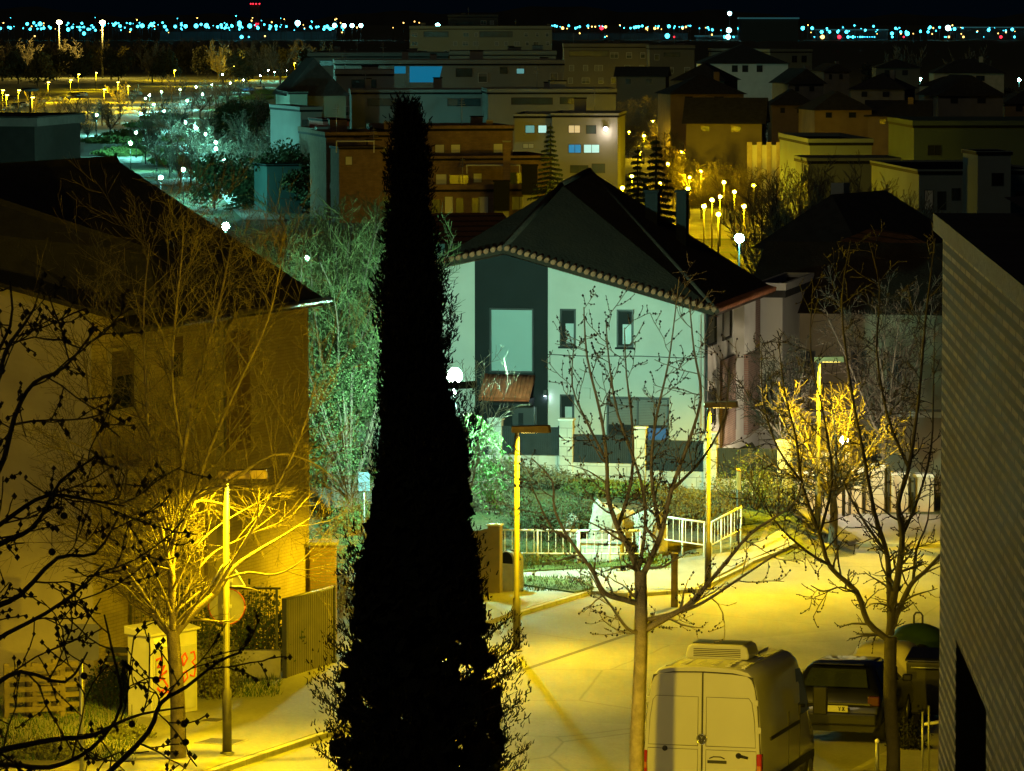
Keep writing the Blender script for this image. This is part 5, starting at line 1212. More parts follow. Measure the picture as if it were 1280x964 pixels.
for i in range(60):
    a = rg.uniform(-1.4,1.4) if i%4 else rg.uniform(0,6.28); L_ = rg.uniform(.8,1.75); s0 = Vector((-.3+rg.uniform(-.15,.15),rg.uniform(-.3,.3),rg.uniform(2.3,4.3))); pts = []
    for k in range(7):
        f = k/6; pts.append(s0+Vector((math.cos(a)*L_*f, math.sin(a)*L_*f*.8, L_*.55*f-L_*1.15*f*f)))
    tm.tube(pts,[.012*(1-.8*k/6) for k in range(7)],3,cap=False)
    for k in range(70):
        f = rg.uniform(.1,1); j = min(5,int(f*6)); p_ = pts[j].lerp(pts[j+1],f*6-j); e = p_+Vector((rg.gauss(0,.05),rg.gauss(0,.05),-rg.uniform(.02,.10))); wv = Vector((rg.gauss(0,1),rg.gauss(0,1),.2)).normalized()*.02
        lm.add([p_-wv,p_+wv,e+wv*.4,e-wv*.4],[(0,1,2,3)])
tm.build('trunk', m_bark, t); lm.build('fronds', mat('bright green frond',(.06,.19,.03),.7,.35,3), t)
# fine twigged tree in front of the left bay of the white house
kb = dict(wig=.1, up=.05, rmin=.006, kids=[5,4], ang=36, lr=.55, len=1.2, mx=1, sp=4)
q = P(572,600,116); bare_tree('small_tree', 'thin pale twigged tree against the left end of the white house', (q.x,116,gz(q.x,116)), 6.2, kb, 51, m_bark, m_twig, None, 7, .3, 20, .06)
# big bushy trees between dark house and cypress
kbig = dict(wig=.1, up=.05, rmin=.012, kids=[7,6], ang=36, lr=.55, len=2.0, mx=1, sp=5)
for i,(u,v,Y,h,lab) in enumerate([(430,255,150,10.8,'tall bushy bare tree touching the left side of the cypress'),(355,270,165,11.2,'broad bushy bare tree above the far slope of the dark house roof'),(400,360,140,8.4,'olive bushy tree at the gutter corner of the dark house'),(470,250,170,11.4,'bushy bare tree half hidden behind the cypress')]):
    q = P(u,v,Y); z0 = gz(q.x,Y); h = q.z-z0
    bare_tree('bushy_tree', lab, (q.x,Y,z0), h, kbig, 60+i, m_bark2, mat('olive twig',(.13,.145,.05),.9,.35,3), 'bushy trees behind the dark house', 12, .15, 42, .13)
q = P(412,600,127); leafy('bushy_tree','low green bush tree behind the roadside shrubs left of the cypress',(q.x-1.2,127,gz(q.x-1.2,127)),3.0,1.8,5000,71,m_bark,m_leafb,None,.2,9,.09)
for i,(u,v,Y,w_,h_,lab) in enumerate([(400,600,122,2.2,1.1,'grey green roadside shrub right of the dark house corner'),(350,610,118,2.2,1.3,'olive roadside shrub behind the left lamp head'),(445,600,124,1.6,1.2,'grey green roadside shrub touching the cypress'),(425,648,108,1.6,1.3,'teal lit shrub beyond the corrugated gate'),(385,640,112,1.8,1.0,'low teal lit shrub between the gate and the footpath')]):
    q = P(u,v,Y); shrub('shrub', lab, (q.x,Y,gz(q.x,Y)), w_, 1.3, h_, 2000, 160+i, m_twigd, m_shrub if i%2 else m_leafb, 'roadside shrubs left of the cypress', .06)
strip('footpath', [G(u,v) for u,v in ((300,640),(360,628),(430,622),(520,612))], 1.6, .05, m_pave)
# blue information board by the cypress
q = P(455,604,121)
t = thing('sign_board', 'small pale blue board on a post left of the cypress', 'sign', (q.x,121,gz(q.x,121)))
hh = q.z-gz(q.x,121); b = MB(); b.tube([(0,0,-.1),(0,0,hh+.3)],[.03,.03],6); b.build('post', m_metal, t)
b = MB(); b.box(-.16,.16,-.06,-.032,hh-.22,hh+.3); b.build('panel', mat('pale blue board',(.12,.19,.25),.5,.1,3), t, bev=.01)
# glowing tree at lamp D
kg = dict(wig=.14, up=.03, rmin=.008, kids=[6,5], ang=42, lr=.55, len=1.1, mx=1, sp=7)
gD = lampD.location.y+.6
q = P(1040,650,gD); bare_tree('street_tree', 'small tree whose branches glow yellow around the lamp behind the forked tree', (q.x,gD,gz(q.x,gD)), P(1040,470,gD).z-gz(q.x,gD), kg, 77, m_bark, mat('soft lit twig',(.06,.048,.03),.9,.3,4), None, 13, .34, 58, .12)
q = P(975,640,139.5); bare_tree('street_tree', 'bushy yellow lit tree next to the right corner of the white house', (q.x,139.5,gz(q.x,139.5)), 4.6, kg, 78, m_bark, MATS['soft lit twig'], None, 9, .3, 45, .09)
q = P(1105,640,143); bare_tree('street_tree', 'bare tree with brown twigs in front of the terraced house', (q.x,143,gz(q.x,143)), 8.2, kg, 79, m_bark, m_twigd, None, 10, .3, 30, .10)
# ------------------------------------------------------------------ houses behind the white house
house_box('dark roofed house with blue grey walls beyond the right end of the white house', 957, 1068, 312, 215, 11, -R(30), m_wgrey, m_roofd, 'hip', 2.6, chim=[(-.2,.4,.35,.5)], wins=[(962,318,972,338),(985,322,1000,340)])
house_box('house with a faintly lit terracotta roof beside the brick building', 1085, 1230, 345, 190, 10, R(14), m_wcream, m_rooft, 'hip', 1.7)
house_box('house whose orange lit roof edge shows behind the left slope of the white house', 556, 640, 304, 205, 9, R(12), m_ochre, m_rooft, 'side', 1.2)
# ------------------------------------------------------------------ school buildings
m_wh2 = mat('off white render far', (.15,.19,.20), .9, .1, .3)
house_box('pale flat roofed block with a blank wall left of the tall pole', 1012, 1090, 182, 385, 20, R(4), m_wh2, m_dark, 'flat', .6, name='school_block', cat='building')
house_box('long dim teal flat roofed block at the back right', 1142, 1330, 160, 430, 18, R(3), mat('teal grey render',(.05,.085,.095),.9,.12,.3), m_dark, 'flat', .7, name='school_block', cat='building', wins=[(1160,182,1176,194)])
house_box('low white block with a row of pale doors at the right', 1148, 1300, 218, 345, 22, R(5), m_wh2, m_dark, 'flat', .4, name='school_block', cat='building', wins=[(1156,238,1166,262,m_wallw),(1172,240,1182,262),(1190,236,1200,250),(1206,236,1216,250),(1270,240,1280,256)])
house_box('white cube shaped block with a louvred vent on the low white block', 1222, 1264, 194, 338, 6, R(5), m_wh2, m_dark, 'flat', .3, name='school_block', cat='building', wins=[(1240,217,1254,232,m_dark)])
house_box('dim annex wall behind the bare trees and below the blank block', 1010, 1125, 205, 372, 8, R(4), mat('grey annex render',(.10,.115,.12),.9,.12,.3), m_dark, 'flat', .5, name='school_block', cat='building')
q = G(1103,290); hh = P(1103,204,q.y).z-q.z
t = thing('mast', 'tall pale unlit mast in front of the school blocks', 'mast', q)
b = MB(); b.tube([(0,0,-.2),(0,0,hh)],[.11,.07],8); b.build('pole', m_metal, t)
b = MB(); b.box(-.1,.5,-.12,.12,hh-.05,hh+.12); b.build('head', m_metal, t)
kf2 = dict(wig=.09, up=.06, rmin=.02, kids=[5,4], ang=30, lr=.55, len=2.2, mx=1, sp=2.6)
m_tw3 = mat('brown far twig', (.12,.10,.07), .9, .35, .6)
for i,(u,vt,Y,lab) in enumerate([(985,215,300,'bare brown tree left in the clump before the blank school block'),(1020,200,310,'bare brown tree in the middle of the clump before the blank school block'),(1055,210,300,'bare brown tree right in the clump before the blank school block'),(955,228,285,'bare brown tree at the end of the lamp lit avenue'),(1085,228,295,'bare brown tree beside the unlit mast'),(1000,240,270,'short bare brown tree above the house with blue grey walls'),(1130,262,260,'dark bare tree above the terracotta roof'),(1160,250,270,'dark bare tree above the corner of the brick building')]):
    q = P(u,vt,Y); z0 = gz(q.x,Y); bare_tree('bare_tree', lab, (q.x,Y,z0), q.z-z0, kf2, 200+i, m_bark2, m_tw3, 'bare trees before the school', 11, .12, 30, .14)
t = thing('boundary_fence', 'slim dark fence posts and rails behind the roof with the chimney', 'fence', (P(1010,290,262).x,262,gz(18,262)))
LLf = 12; b = MB(); b.box(0,LLf,-.03,.03,1.6,1.66); b.box(0,LLf,-.03,.03,.3,.36); b.build('rails', m_dkmetal, t)
for i in range(9):
    b = MB(); b.box(i*1.5-.05,i*1.5+.05,-.05,.05,-.2,2.0); b.build('post', m_dkmetal, t)
# ------------------------------------------------------------------ apartment blocks
m_abrick = brick('orange brown apartment brick', (.19,.125,.085), (.155,.10,.07), (.14,.115,.095), .5,.18,.02,.2,'xy')
m_agrey = mat('grey apartment render', (.22,.225,.21), .9, .1, .25)
m_agreen = mat('pale apartment gable render', (.22,.24,.19), .9, .1, .25)
m_agl = mat('apartment window glass', (.05,.07,.075), .2, .3, .5)
m_asht = mat('pale apartment shutter', (.45,.47,.46), .7, .1, .4)
w_lit = emit('cool lit window', (.55,1,.92), .75); w_lit2 = emit('warm lit window', (1,.78,.38), .55); w_blue = emit('blue lit window', (.02,.35,.75), .5); w_cy = emit('dim cyan lit window', (.25,.75,.75), .35)
rgw = random.Random(44)
def blk(label, u0,u1,vt,Y,dep,rz,m,wins=(),par=.8,roof=None,**k):
    t = house_box(label,u0,u1,vt,Y,dep,rz,m,roof or m_dark,'flat' if not k.get('kind_') else k['kind_'],par,name='apartment_block',cat='apartment block',wins=wins)
    Wd = (P(u1,vt,Y).x-P(u0,vt,Y).x)/max(.4,math.cos(rz)); He = P(u0,vt,Y).z-t.location.z; T = (t.location.x,Y,t.location.z,rz)
    used = []
    for w_ in wins:
        x0,z0 = onplane(T,w_[0],w_[3]); x1,z1 = onplane(T,w_[2],w_[1]); used.append((x0-.5,x1+.5,z0-.4,z1+.4))
    if Wd > 6:
        z = He-2.4
        for row in range(3):
            n = max(1,int(Wd/3.3))
            for i in range(n):
                x = -Wd/2+Wd*(i+.5)/n+rgw.uniform(-.3,.3); ww = rgw.choice([.5,.6,.9]); hh_ = 1.25
                if any(a < x+ww and x-ww < b_ and c < z+hh_ and z < d for a,b_,c,d in used) or rgw.random() < .2: continue
                window(x-ww,x+ww,z,z+hh_,m_asht,m_agl,.07,parent=t,mull=1 if ww > .7 else 0,proud=.06,blind=rgw.choice([None,.35,.6,.9]))
            z -= 3.0
        # roof clutter: stair heads, vents, aerials
        for i in range(max(1,int(Wd/7))):
            x = rgw.uniform(-Wd/2+1,Wd/2-1); y = rgw.uniform(1.5,dep-1.5); h_ = rgw.uniform(1.0,2.3); s2 = rgw.uniform(.4,1.2)
            b = MB(); b.box(x-s2,x+s2,y-s2*.7,y+s2*.7,He+.252,He+h_); vb = b.build('roof_vent', m, t)
            b = MB(); b.box(x-s2-.08,x+s2+.08,y-s2*.7-.08,y+s2*.7+.08,He+h_+.002,He+h_+.12); b.build('cap', m_dark, vb)
        x = rgw.uniform(-Wd/2+1,Wd/2-1); b = MB(); b.tube([(x,3,He+.2),(x,3,He+3.6)],[.04,.03],5)
        for k_ in range(4): b.tube([(x-.5+k_*.08,3,He+2.6+k_*.25),(x+.5-k_*.08,3,He+2.6+k_*.25)],[.02,.02],4)
        b.build('aerial', m_metal, t)
    return t
AR = R(11)
blk('front brick apartment block with terraces above the bushy trees',428,690,240,472,16,AR,m_abrick,[(u,248,u+9,266,m_agl) for u in (570,590)]+[(556,246,566,268,m_asht),(598,246,610,268,m_asht),(640,246,658,262,m_asht),(470,246,500,262,m_agl),(540,250,550,268,m_agl)])
blk('brick apartment storey with a white shuttered terrace set back above the front block',424,690,201,476,14,AR,m_abrick,[(562,219,585,232,m_agl),(592,217,602,228,m_asht),(636,216,652,230,m_agl),(442,212,472,226,m_agl),(545,218,558,232,m_asht)],.5)
blk('upper brick apartment block with two small shuttered windows',482,641,164,481,12,AR,m_abrick,[(564,181,575,191,m_asht),(544,181,555,191,m_asht),(617,180,628,191,m_asht)],.6)
blk('upper brown apartment block left of the cypress tip',408,500,172,478,12,AR,m_abrick,[(444,186,456,196,m_agl)],.6)
blk('left brick apartment block with a striped terrace roof',424,478,187,470,6,AR,m_abrick,[(432,196,440,206,m_asht)],.3)
blk('white apartment block with lit windows and a wall lamp at the right of the group',690,772,147,505,14,-R(5),m_agrey,[(711,157,725,166,w_lit2),(733,157,745,167,m_agl),(711,181,726,191,w_blue),(730,181,749,191,w_lit),(713,207,735,216,m_agl),(740,205,756,216,m_agl)],.5)
blk('grey apartment block with two cool lit windows behind the dark fir',643,692,148,507,14,-R(5),m_agrey,[(657,157,668,166,w_cy),(673,157,683,166,w_lit),(654,180,667,185,m_asht),(655,196,675,206,m_agl)],.5)
blk('dim grey apartment block with long terraces behind the white one',610,770,118,560,14,AR*.3,m_agrey,[(640,123,690,130,m_agl),(700,122,720,130,m_agl)],.7)
blk('grey apartment block with a skylit terrace along the top of the group',420,705,82,640,18,AR*.3,m_agrey,[(625,84,634,92,m_agl),(646,86,655,92,w_cy),(570,86,590,96,m_agl),(470,90,490,100,m_agl)],.8)
blk('set back grey apartment block left of the blue lit awning',420,492,95,600,14,AR*.3,m_agrey,[(440,100,470,110,m_agl)],.8)
blk('broad dark apartment block in the middle of the group',440,640,118,575,14,AR*.3,m_agrey,[(460,124,500,132,m_agl),(560,124,600,132,m_agl)],.6)
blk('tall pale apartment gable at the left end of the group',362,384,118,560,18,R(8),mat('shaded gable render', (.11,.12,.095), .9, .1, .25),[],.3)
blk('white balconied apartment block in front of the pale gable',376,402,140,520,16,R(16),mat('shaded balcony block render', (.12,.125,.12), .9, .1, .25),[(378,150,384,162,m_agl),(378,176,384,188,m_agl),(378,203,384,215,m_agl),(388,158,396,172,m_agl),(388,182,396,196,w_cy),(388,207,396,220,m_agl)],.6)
bl = blk('balcony stack with a red terrace room in the left part of the group',400,428,170,500,12,R(14),m_abrick,[(404,180,411,194,m_agl),(404,204,411,216,m_agl),(414,214,419,226,w_lit2),(404,228,410,240,m_asht),(412,232,418,242,w_blue)],.8)
for zz in (3.2,6.2,9.0):
    b = MB(); b.box(-1.9,1.9,-1.1,-.003,zz,zz+.9); b.build('balcony', m_agrey, bl)
blk('small red walled terrace room above the balcony stack',404,436,152,503,8,R(14),mat('red terrace wall',(.34,.10,.08),.9,.1,.4),[(408,158,414,168,m_asht)],.3)
for i,(u,v,h,rd,lab) in enumerate([(345,262,7.5,4.5,'dark round bush below the low teal wall'),(366,266,7,4.2,'dark round bush in front of the balconied block'),(392,268,5,3.5,'dark round bush at the foot of the balcony stack'),(322,262,4,3,'dark round bush between the fir and the teal wall')]):
    q = G(u,v); leafy('bush', lab, q, h, rd, 2600, 400+i, m_bark2, m_leaf, 'dark bushes below the apartment blocks', .1, 9, .3, 'bush')
# black mansard roof
t = house_box('black mansard roof over the pale gable',360,432,120,565,18,R(8),m_agreen,m_roofd,'hip',4.8,name='apartment_block',cat='apartment block')
# terrace awnings, their blue light put in as glowing cloth
for i,(u0,v0,u1,v1,lab) in enumerate([(512,83,553,103,'wide blue glowing terrace awning on the apartment roof'),(493,83,507,92,'small blue glowing terrace awning left of the wide one')]):
    a = P(u0,v1,596); c = P(u1,v0,596); t = thing('awning', lab, 'awning', (a.x,596,a.z)); wd = c.x-a.x; ht = c.z-a.z
    b = MB(); b.prism([(0,0),(wd*(.88 if i == 0 else 1),0),(wd,ht),(0,ht)], lambda p:(p[0],0-p[1]*.0,p[1]), lambda p:(p[0],.12,p[1])); b.build('sheet', emit('glowing blue awning cloth',(.01,.30,.55),.42), t)
    b = MB(); b.box(-.06,0,-.02,.1,-2.4,ht); b.box(wd*(.88 if i == 0 else 1)-.03,wd*(.88 if i == 0 else 1)+.03,.13,.2,-2.4,ht); b.build('frame', m_metal, t)
# pergola frames and chimneys on the terraces
for i,(u0,u1,v0,v1,Y,lab) in enumerate([(444,474,207,222,471,'white pergola frame on the left terrace of the front brick block'),(420,468,176,190,469.5,'white edged black terrace shade above the left brick block'),(583,650,206,216,474,'long white pergola frame on the right terrace of the front brick block')]):
    a = P(u0,v1,Y); c = P(u1,v0,Y); wd = c.x-a.x; ht = c.z-a.z; t = thing('pergola', lab, 'pergola', (a.x,Y,a.z))
    b = MB(); b.box(0,wd,-.06,.06,ht-.12,ht); b.box(0,wd,2.0,2.1,ht-.12,ht); b.build('beam', m_asht, t)
    for x in (.05,wd-.05):
        b = MB(); b.box(x-.05,x+.05,-.05,.05,-.1,ht-.121); b.build('post', m_asht, t)
    b = MB(); b.box(0,wd,.061,1.99,ht-.1,ht-.04); b.build('cloth', m_dark, t)
for i,(u0,u1,v0,v1,Y,lab,mm) in enumerate([(629,638,176,218,473,'brick chimney rising from the right terrace of the front block',m_abrick),(652,672,206,226,470,'square black chimney cowl on the right terrace',m_dark),(617,637,226,246,470,'square black chimney cowl above the white house ridge',m_dark),(654,671,226,252,470.5,'stone clad chimney stack under the right black cowl',m_agrey),(618,636,246,268,470.5,'stone clad chimney stack under the left black cowl',m_agrey),(480,492,152,165,480,'stubby brick chimney left of the cypress',m_abrick),(608,616,150,162,483,'stubby brick chimney on the upper brick block',m_abrick)]):
    a = P(u0,v1,Y); c = P(u1,v0,Y); wd = c.x-a.x; ht = c.z-a.z; t = thing('chimney_stack', lab, 'chimney', (a.x+wd/2,Y,a.z))
    b = MB(); b.box(-wd/2,wd/2,0,wd,-1.5 if Y > 200 else -1.2,ht-.15); b.build('shaft', mm, t)
    b = MB(); b.box(-wd/2-.08,wd/2+.08,-.08,wd+.08,ht-.148,ht); b.build('cap', m_dark if mm is m_dark else m_agrey, t)
q = P(757,160,504.5); t = thing('wall_lamp', 'pinkish white wall lamp at the top corner of the white apartment block', 'wall lamp', q)
b = MB(); b.box(-.2,.2,-.3,0,-.1,.15); b.build('housing', m_dkmetal, t); b = MB(); b.ball((0,-.35,-.1),.22,10,6); b.build('lens', emit('pink white lamp lens',(1,.8,.65),40,False), t)
light('bulb',(0,-.8,-.5),(1,.8,.62),160,.2,t)
# teal fence and wall by the apartments
strip('footpath', [G(u,v) for u,v in ((372,255),(352,232),(338,208),(335,190))], 3.0, .1, m_pave)
t = house_box('low teal wall at the foot of the pale gable', 334, 376, 208, 500, 5, R(20), mat('teal wall',(.035,.09,.09),.8,.1,.5), m_dark, 'flat', .2, name='garden_wall', cat='garden wall')
# ------------------------------------------------------------------ more buildings up to the horizon
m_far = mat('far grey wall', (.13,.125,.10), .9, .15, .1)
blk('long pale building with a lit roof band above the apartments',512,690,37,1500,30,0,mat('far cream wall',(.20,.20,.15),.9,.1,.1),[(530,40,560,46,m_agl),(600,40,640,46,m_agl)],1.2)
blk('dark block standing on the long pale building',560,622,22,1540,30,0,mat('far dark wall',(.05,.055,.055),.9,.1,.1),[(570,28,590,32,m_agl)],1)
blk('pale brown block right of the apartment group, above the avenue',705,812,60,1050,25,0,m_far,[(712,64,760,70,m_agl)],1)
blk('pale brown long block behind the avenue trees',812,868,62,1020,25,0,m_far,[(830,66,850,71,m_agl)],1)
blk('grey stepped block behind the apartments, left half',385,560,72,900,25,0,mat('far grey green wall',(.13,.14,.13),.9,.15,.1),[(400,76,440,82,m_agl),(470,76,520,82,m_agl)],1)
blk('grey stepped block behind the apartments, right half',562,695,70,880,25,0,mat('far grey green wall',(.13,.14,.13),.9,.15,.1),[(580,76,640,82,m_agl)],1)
house_box('villa with a wide hipped roof and lit white walls at the upper right',876,985,80,820,20,0,m_wallw,m_roofd,'hip',3.6,name='villa',wins=[(915,82,922,90),(928,82,935,90),(946,82,953,90)])
house_box('long pale school like block right of the villa',962,1016,66,1000,30,R(25),m_wh2,m_dark,'flat',.8,name='block',cat='building',wins=[(990,70,996,78),(1002,70,1008,78)])
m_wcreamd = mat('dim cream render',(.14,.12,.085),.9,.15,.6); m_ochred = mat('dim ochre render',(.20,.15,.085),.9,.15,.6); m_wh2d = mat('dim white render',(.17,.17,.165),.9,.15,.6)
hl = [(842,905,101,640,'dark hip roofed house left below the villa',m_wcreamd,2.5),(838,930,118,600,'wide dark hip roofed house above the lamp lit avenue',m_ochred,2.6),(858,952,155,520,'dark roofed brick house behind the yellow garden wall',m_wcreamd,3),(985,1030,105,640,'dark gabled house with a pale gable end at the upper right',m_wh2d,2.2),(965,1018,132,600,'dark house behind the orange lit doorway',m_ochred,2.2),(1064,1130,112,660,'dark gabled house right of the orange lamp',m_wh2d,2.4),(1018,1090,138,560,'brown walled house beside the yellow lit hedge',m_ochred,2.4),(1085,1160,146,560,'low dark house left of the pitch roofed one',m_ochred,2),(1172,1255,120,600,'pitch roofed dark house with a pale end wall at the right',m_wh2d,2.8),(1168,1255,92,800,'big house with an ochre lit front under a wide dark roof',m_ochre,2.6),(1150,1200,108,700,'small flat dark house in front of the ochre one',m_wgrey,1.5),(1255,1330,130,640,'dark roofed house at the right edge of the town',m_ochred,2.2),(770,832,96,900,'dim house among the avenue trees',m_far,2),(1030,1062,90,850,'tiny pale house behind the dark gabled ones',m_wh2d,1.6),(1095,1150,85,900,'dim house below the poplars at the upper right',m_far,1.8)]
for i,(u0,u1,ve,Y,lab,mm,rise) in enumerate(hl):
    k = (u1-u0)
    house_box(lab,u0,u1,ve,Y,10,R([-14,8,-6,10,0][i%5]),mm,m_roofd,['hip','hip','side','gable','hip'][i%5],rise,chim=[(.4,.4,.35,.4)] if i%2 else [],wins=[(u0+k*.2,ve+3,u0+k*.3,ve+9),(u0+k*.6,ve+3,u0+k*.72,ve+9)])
a = P(937,179,470); t = thing('garden_wall','yellow lit garden wall with pillars below the dark houses','garden wall',(a.x,470,gz(a.x,470)))
hh = a.z-gz(a.x,470); wl = P(1010,179,470).x-a.x; b = MB(); b.box(0,wl,0,.3,-1,hh-.2); b.build('wall', m_wallw, t)
b = MB(); [b.box(i*wl/6-.25,i*wl/6+.25,-.08,.38,-1,hh+.1) for i in range(7)]; b.build('pillars', m_ochre, t)
# ------------------------------------------------------------------ park: paths, lawns, lamps, trees
m_path = asphalt('park gravel', (.20,.20,.18), (.30,.30,.27), .05)
strip('park_path', [G(u,v) for u,v in ((330,276),(305,250),(290,228),(262,205),(235,185),(212,165),(196,150),(215,135),(240,125),(262,118))], [4.5,5,5,5,4,4,5,5,6,6], .12, m_path)
strip('park_path', [G(u,v) for u,v in ((196,232),(225,226),(262,220),(290,228))], [4.5,4.5,4.5,4.5], .14, m_path)
strip('park_path', [G(u,v) for u,v in ((170,196),(190,186),(206,170))], [4,4,4], .15, m_path)
strip('park_path', [G(u,v) for u,v in ((230,178),(262,182),(288,200),(300,228))], [3,3,3,3], .16, m_path)
strip('park_path', [G(u,v) for u,v in ((282,150),(310,148),(338,158),(352,172))], [5,5,5,5], .12, m_path)
pp = [G(u,v) for u,v in ((310,150),(345,118),(362,122),(362,150),(352,168),(325,150))]
strip('lawn', [G(u,v) for u,v in ((330,165),(335,145),(340,130),(350,120))], [22,30,40,40], .08, m_grass)
# promenade, yellow lit
strip('promenade', [G(u,v) for u,v in ((20,205),(45,180),(75,160),(105,146),(140,134),(175,128))], [40,42,46,50,54,50], .10, m_path)
strip('car_park', [G(u,v) for u,v in ((-30,150),(40,136),(100,126),(170,120),(230,116))], [34,38,44,50,50], .13, asphalt('car park asphalt',(.12,.115,.10),(.19,.18,.16),.05))
PL = [(121,144),(182,123),(187,119),(202,115),(225,112),(245,109),(265,106),(278,93),(288,104),(253,118),(234,126),(205,139),(192,131),(176,142),(232,153),(245,160),(257,168),(270,178),(270,186),(280,201),(258,206),(229,212),(201,222),(170,166),(163,179),(304,100),(325,95),(335,88),(343,90),(358,88),(383,88)]
glowc = emit('park lamp globe', CYAN, 5600)
proto = None
for i,(u,v) in enumerate(PL):
    q = G(u,v,4.3); z0 = gz(q.x,q.y)
    if proto is None:
        proto = t = thing('park_lamp','slim lamp with a cyan white globe standing along the winding park paths','street lamp',(q.x,q.y,z0),0,'park lamps along the winding paths')
        b = MB(); b.tube([(0,0,-.2),(0,0,4.05)],[.07,.05],7); b.build('pole', m_dkmetal, t)
        b = MB(); b.ball((0,0,4.3),.21,12,8); b.build('globe', glowc, t)
        b = MB(); b.lathe([(.12,4.0),(.16,4.04),(.1,4.08)], n=8); b.build('collar', m_dkmetal, t)
    else: t = dup(proto,(q.x,q.y,z0))
YL = [(3,113),(23,113),(8,119),(60,103),(88,100),(98,93),(120,91),(186,82),(203,83),(218,88),(147,103),(130,112),(292,83),(306,82),(368,79),(40,122),(160,108)]
glowy = emit('sodium lamp globe', (1,.72,.10), 22, False); proto = None
for i,(u,v) in enumerate(YL):
    q = G(u,v,6.0); z0 = gz(q.x,q.y)
    if proto is None:
        proto = t = thing('street_lamp','far sodium street lamp along the promenade and car park at the upper left','street lamp',(q.x,q.y,z0),0,'sodium lamps along the promenade')
        b = MB(); b.tube([(0,0,-.2),(0,0,6)],[.13,.1],7); b.build('pole', m_pole, t)
        b = MB(); b.box(-.25,.6,-.2,.2,6.1,6.25); b.build('lamp_head', m_head, t)
        b = MB(); b.box(-.2,.55,-.18,.18,5.9,6.09); b.build('lens', glowy, t)
    else: t = dup(proto,(q.x,q.y,z0))
    light('bulb',(.2,0,5.7),SODIUM,15000,.3,t)
# two very bright high masts
proto = None
for i,(u,v) in enumerate([(74,28),(128,28)]):
    Y = 1900; q = P(u,v,Y); z0 = gz(q.x,Y)
    t = thing('high_mast_lamp',['tall yellow floodlight mast, the left of the dazzling pair near the top left','tall yellow floodlight mast, the right of the dazzling pair near the top left'][i],'floodlight mast',(q.x,Y,z0),0,'pair of floodlight masts'); hh = q.z-z0
    b = MB(); b.tube([(0,0,-.5),(0,0,hh)],[.4,.2],8); b.build('mast', m_pole, t)
    b = MB(); b.ball((0,0,hh),1.25,12,7,.7); b.build('lamp_crown', emit('floodlight crown',(1,.82,.35),45,False), t)
    light('bulb',(0,-1.8,hh-1),(1,.7,.12),80000,1.2,t)
# parked cars along the promenade
m_cars = [mat('far dark car paint',(.04,.04,.045),.3,.1,1), mat('far silver car paint',(.45,.45,.45),.3,.1,1), mat('far blue car paint',(.05,.12,.3),.3,.1,1)]
cl = ['dark','silver','blue']; cp = [None]*3
CAR = [(4,140,0),(16,138,1),(26,136,0),(36,134,1),(46,132,0),(56,130,1),(66,128,0),(76,127,1),(86,124,0),(98,122,0),(108,121,1),(150,120,0),(166,119,0),(176,120,1),(316,115,2),(330,113,1),(3,128,0),(20,126,0),(890,212,1),(884,216,0),(920,248,0),(908,250,1),(896,247,0)]
for i,(u,v,k) in enumerate(CAR):
    q = G(u,v); rz = R(60) if i < 18 else R(-20); lab = cl[k]+(' parked car in the row along the yellow lit promenade' if i < 18 else ' parked car on the lamp lit avenue')
    if i in (14,15): lab = cl[k]+' car parked by the lawn left of the mansard roof'
    if cp[k] is None:
        cp[k] = t = thing('parked_car', lab, 'car', (q.x,q.y,q.z+.15), rz, 'cars parked far off'); car_mesh(t, m_cars[k])
    else: dup(cp[k], (q.x,q.y,q.z+.15), rz, lab)
# park trees and hedges
kp = dict(wig=.12, up=.05, rmin=.022, kids=[4,3], ang=38, lr=.55, len=1.5, mx=1, sp=3.0)
protos = []
for k in range(3): protos.append(None)
TR = [(222,188),(250,212),(238,232),(212,222),(280,222),(292,238),(258,185),(228,165),(275,168),(200,180),(215,170),(185,176),(196,215),(182,205),(240,145),(262,140),(215,128),(230,120),(255,126),(280,112),(300,115),(20,165),(45,150),(58,160),(120,165),(138,175),(100,175),(110,180),(85,190),(128,158),(135,160),(92,160),(150,150),(215,190),(190,205),(240,190),(205,160),(250,150),(275,150),(290,160),(300,180),(310,200),(320,230),(245,222),(225,235),(265,240),(300,255),(315,125),(300,130),(285,135),(325,140),(270,135),(190,190),(215,215),(60,180),(65,195),(180,150),(165,138),(150,140),(110,150),(75,150),(320,170),(335,190),(315,215),(330,245),(262,160),(290,145),(305,160),(345,200),(240,205)]
for i,(u,v) in enumerate(TR):
    q = G(u,v); k = i%3
    lab = ['young bare tree with dark twigs on the park lawns','spreading bare tree between the park paths','thin bare tree on the park verge'][k]
    if protos[k] is None: protos[k] = bare_tree('park_tree', lab, q, [6.5,8,5.5][k], kp, 300+k, m_bark2, m_tw3, 'bare trees of the park', [8,10,6][k], .3, [34,46,24][k], .12)
    else:
        t = dup(protos[k], q, rng.uniform(0,6.28)); sc_ = rng.uniform(.8,1.25); t.scale = (sc_,sc_,sc_)
hedge = None
for i,(u,v,w_) in enumerate([(150,196,26),(172,192,20),(205,150,22),(215,206,14),(140,180,24),(160,172,20),(222,178,16),(320,125,22),(334,118,20),(180,160,18)]):
    q = G(u,v); lab = 'clipped dark hedge between the park paths'
    if hedge is None: hedge = shrub('hedge', lab, q, 10, 5, 1.6, 3500, 320, m_twigd, m_leafb, 'park hedges', .4, 120, 'hedge')
    else: t = dup(hedge, q, rng.uniform(-.3,.3)); t.scale = (w_/18,w_/18,1)
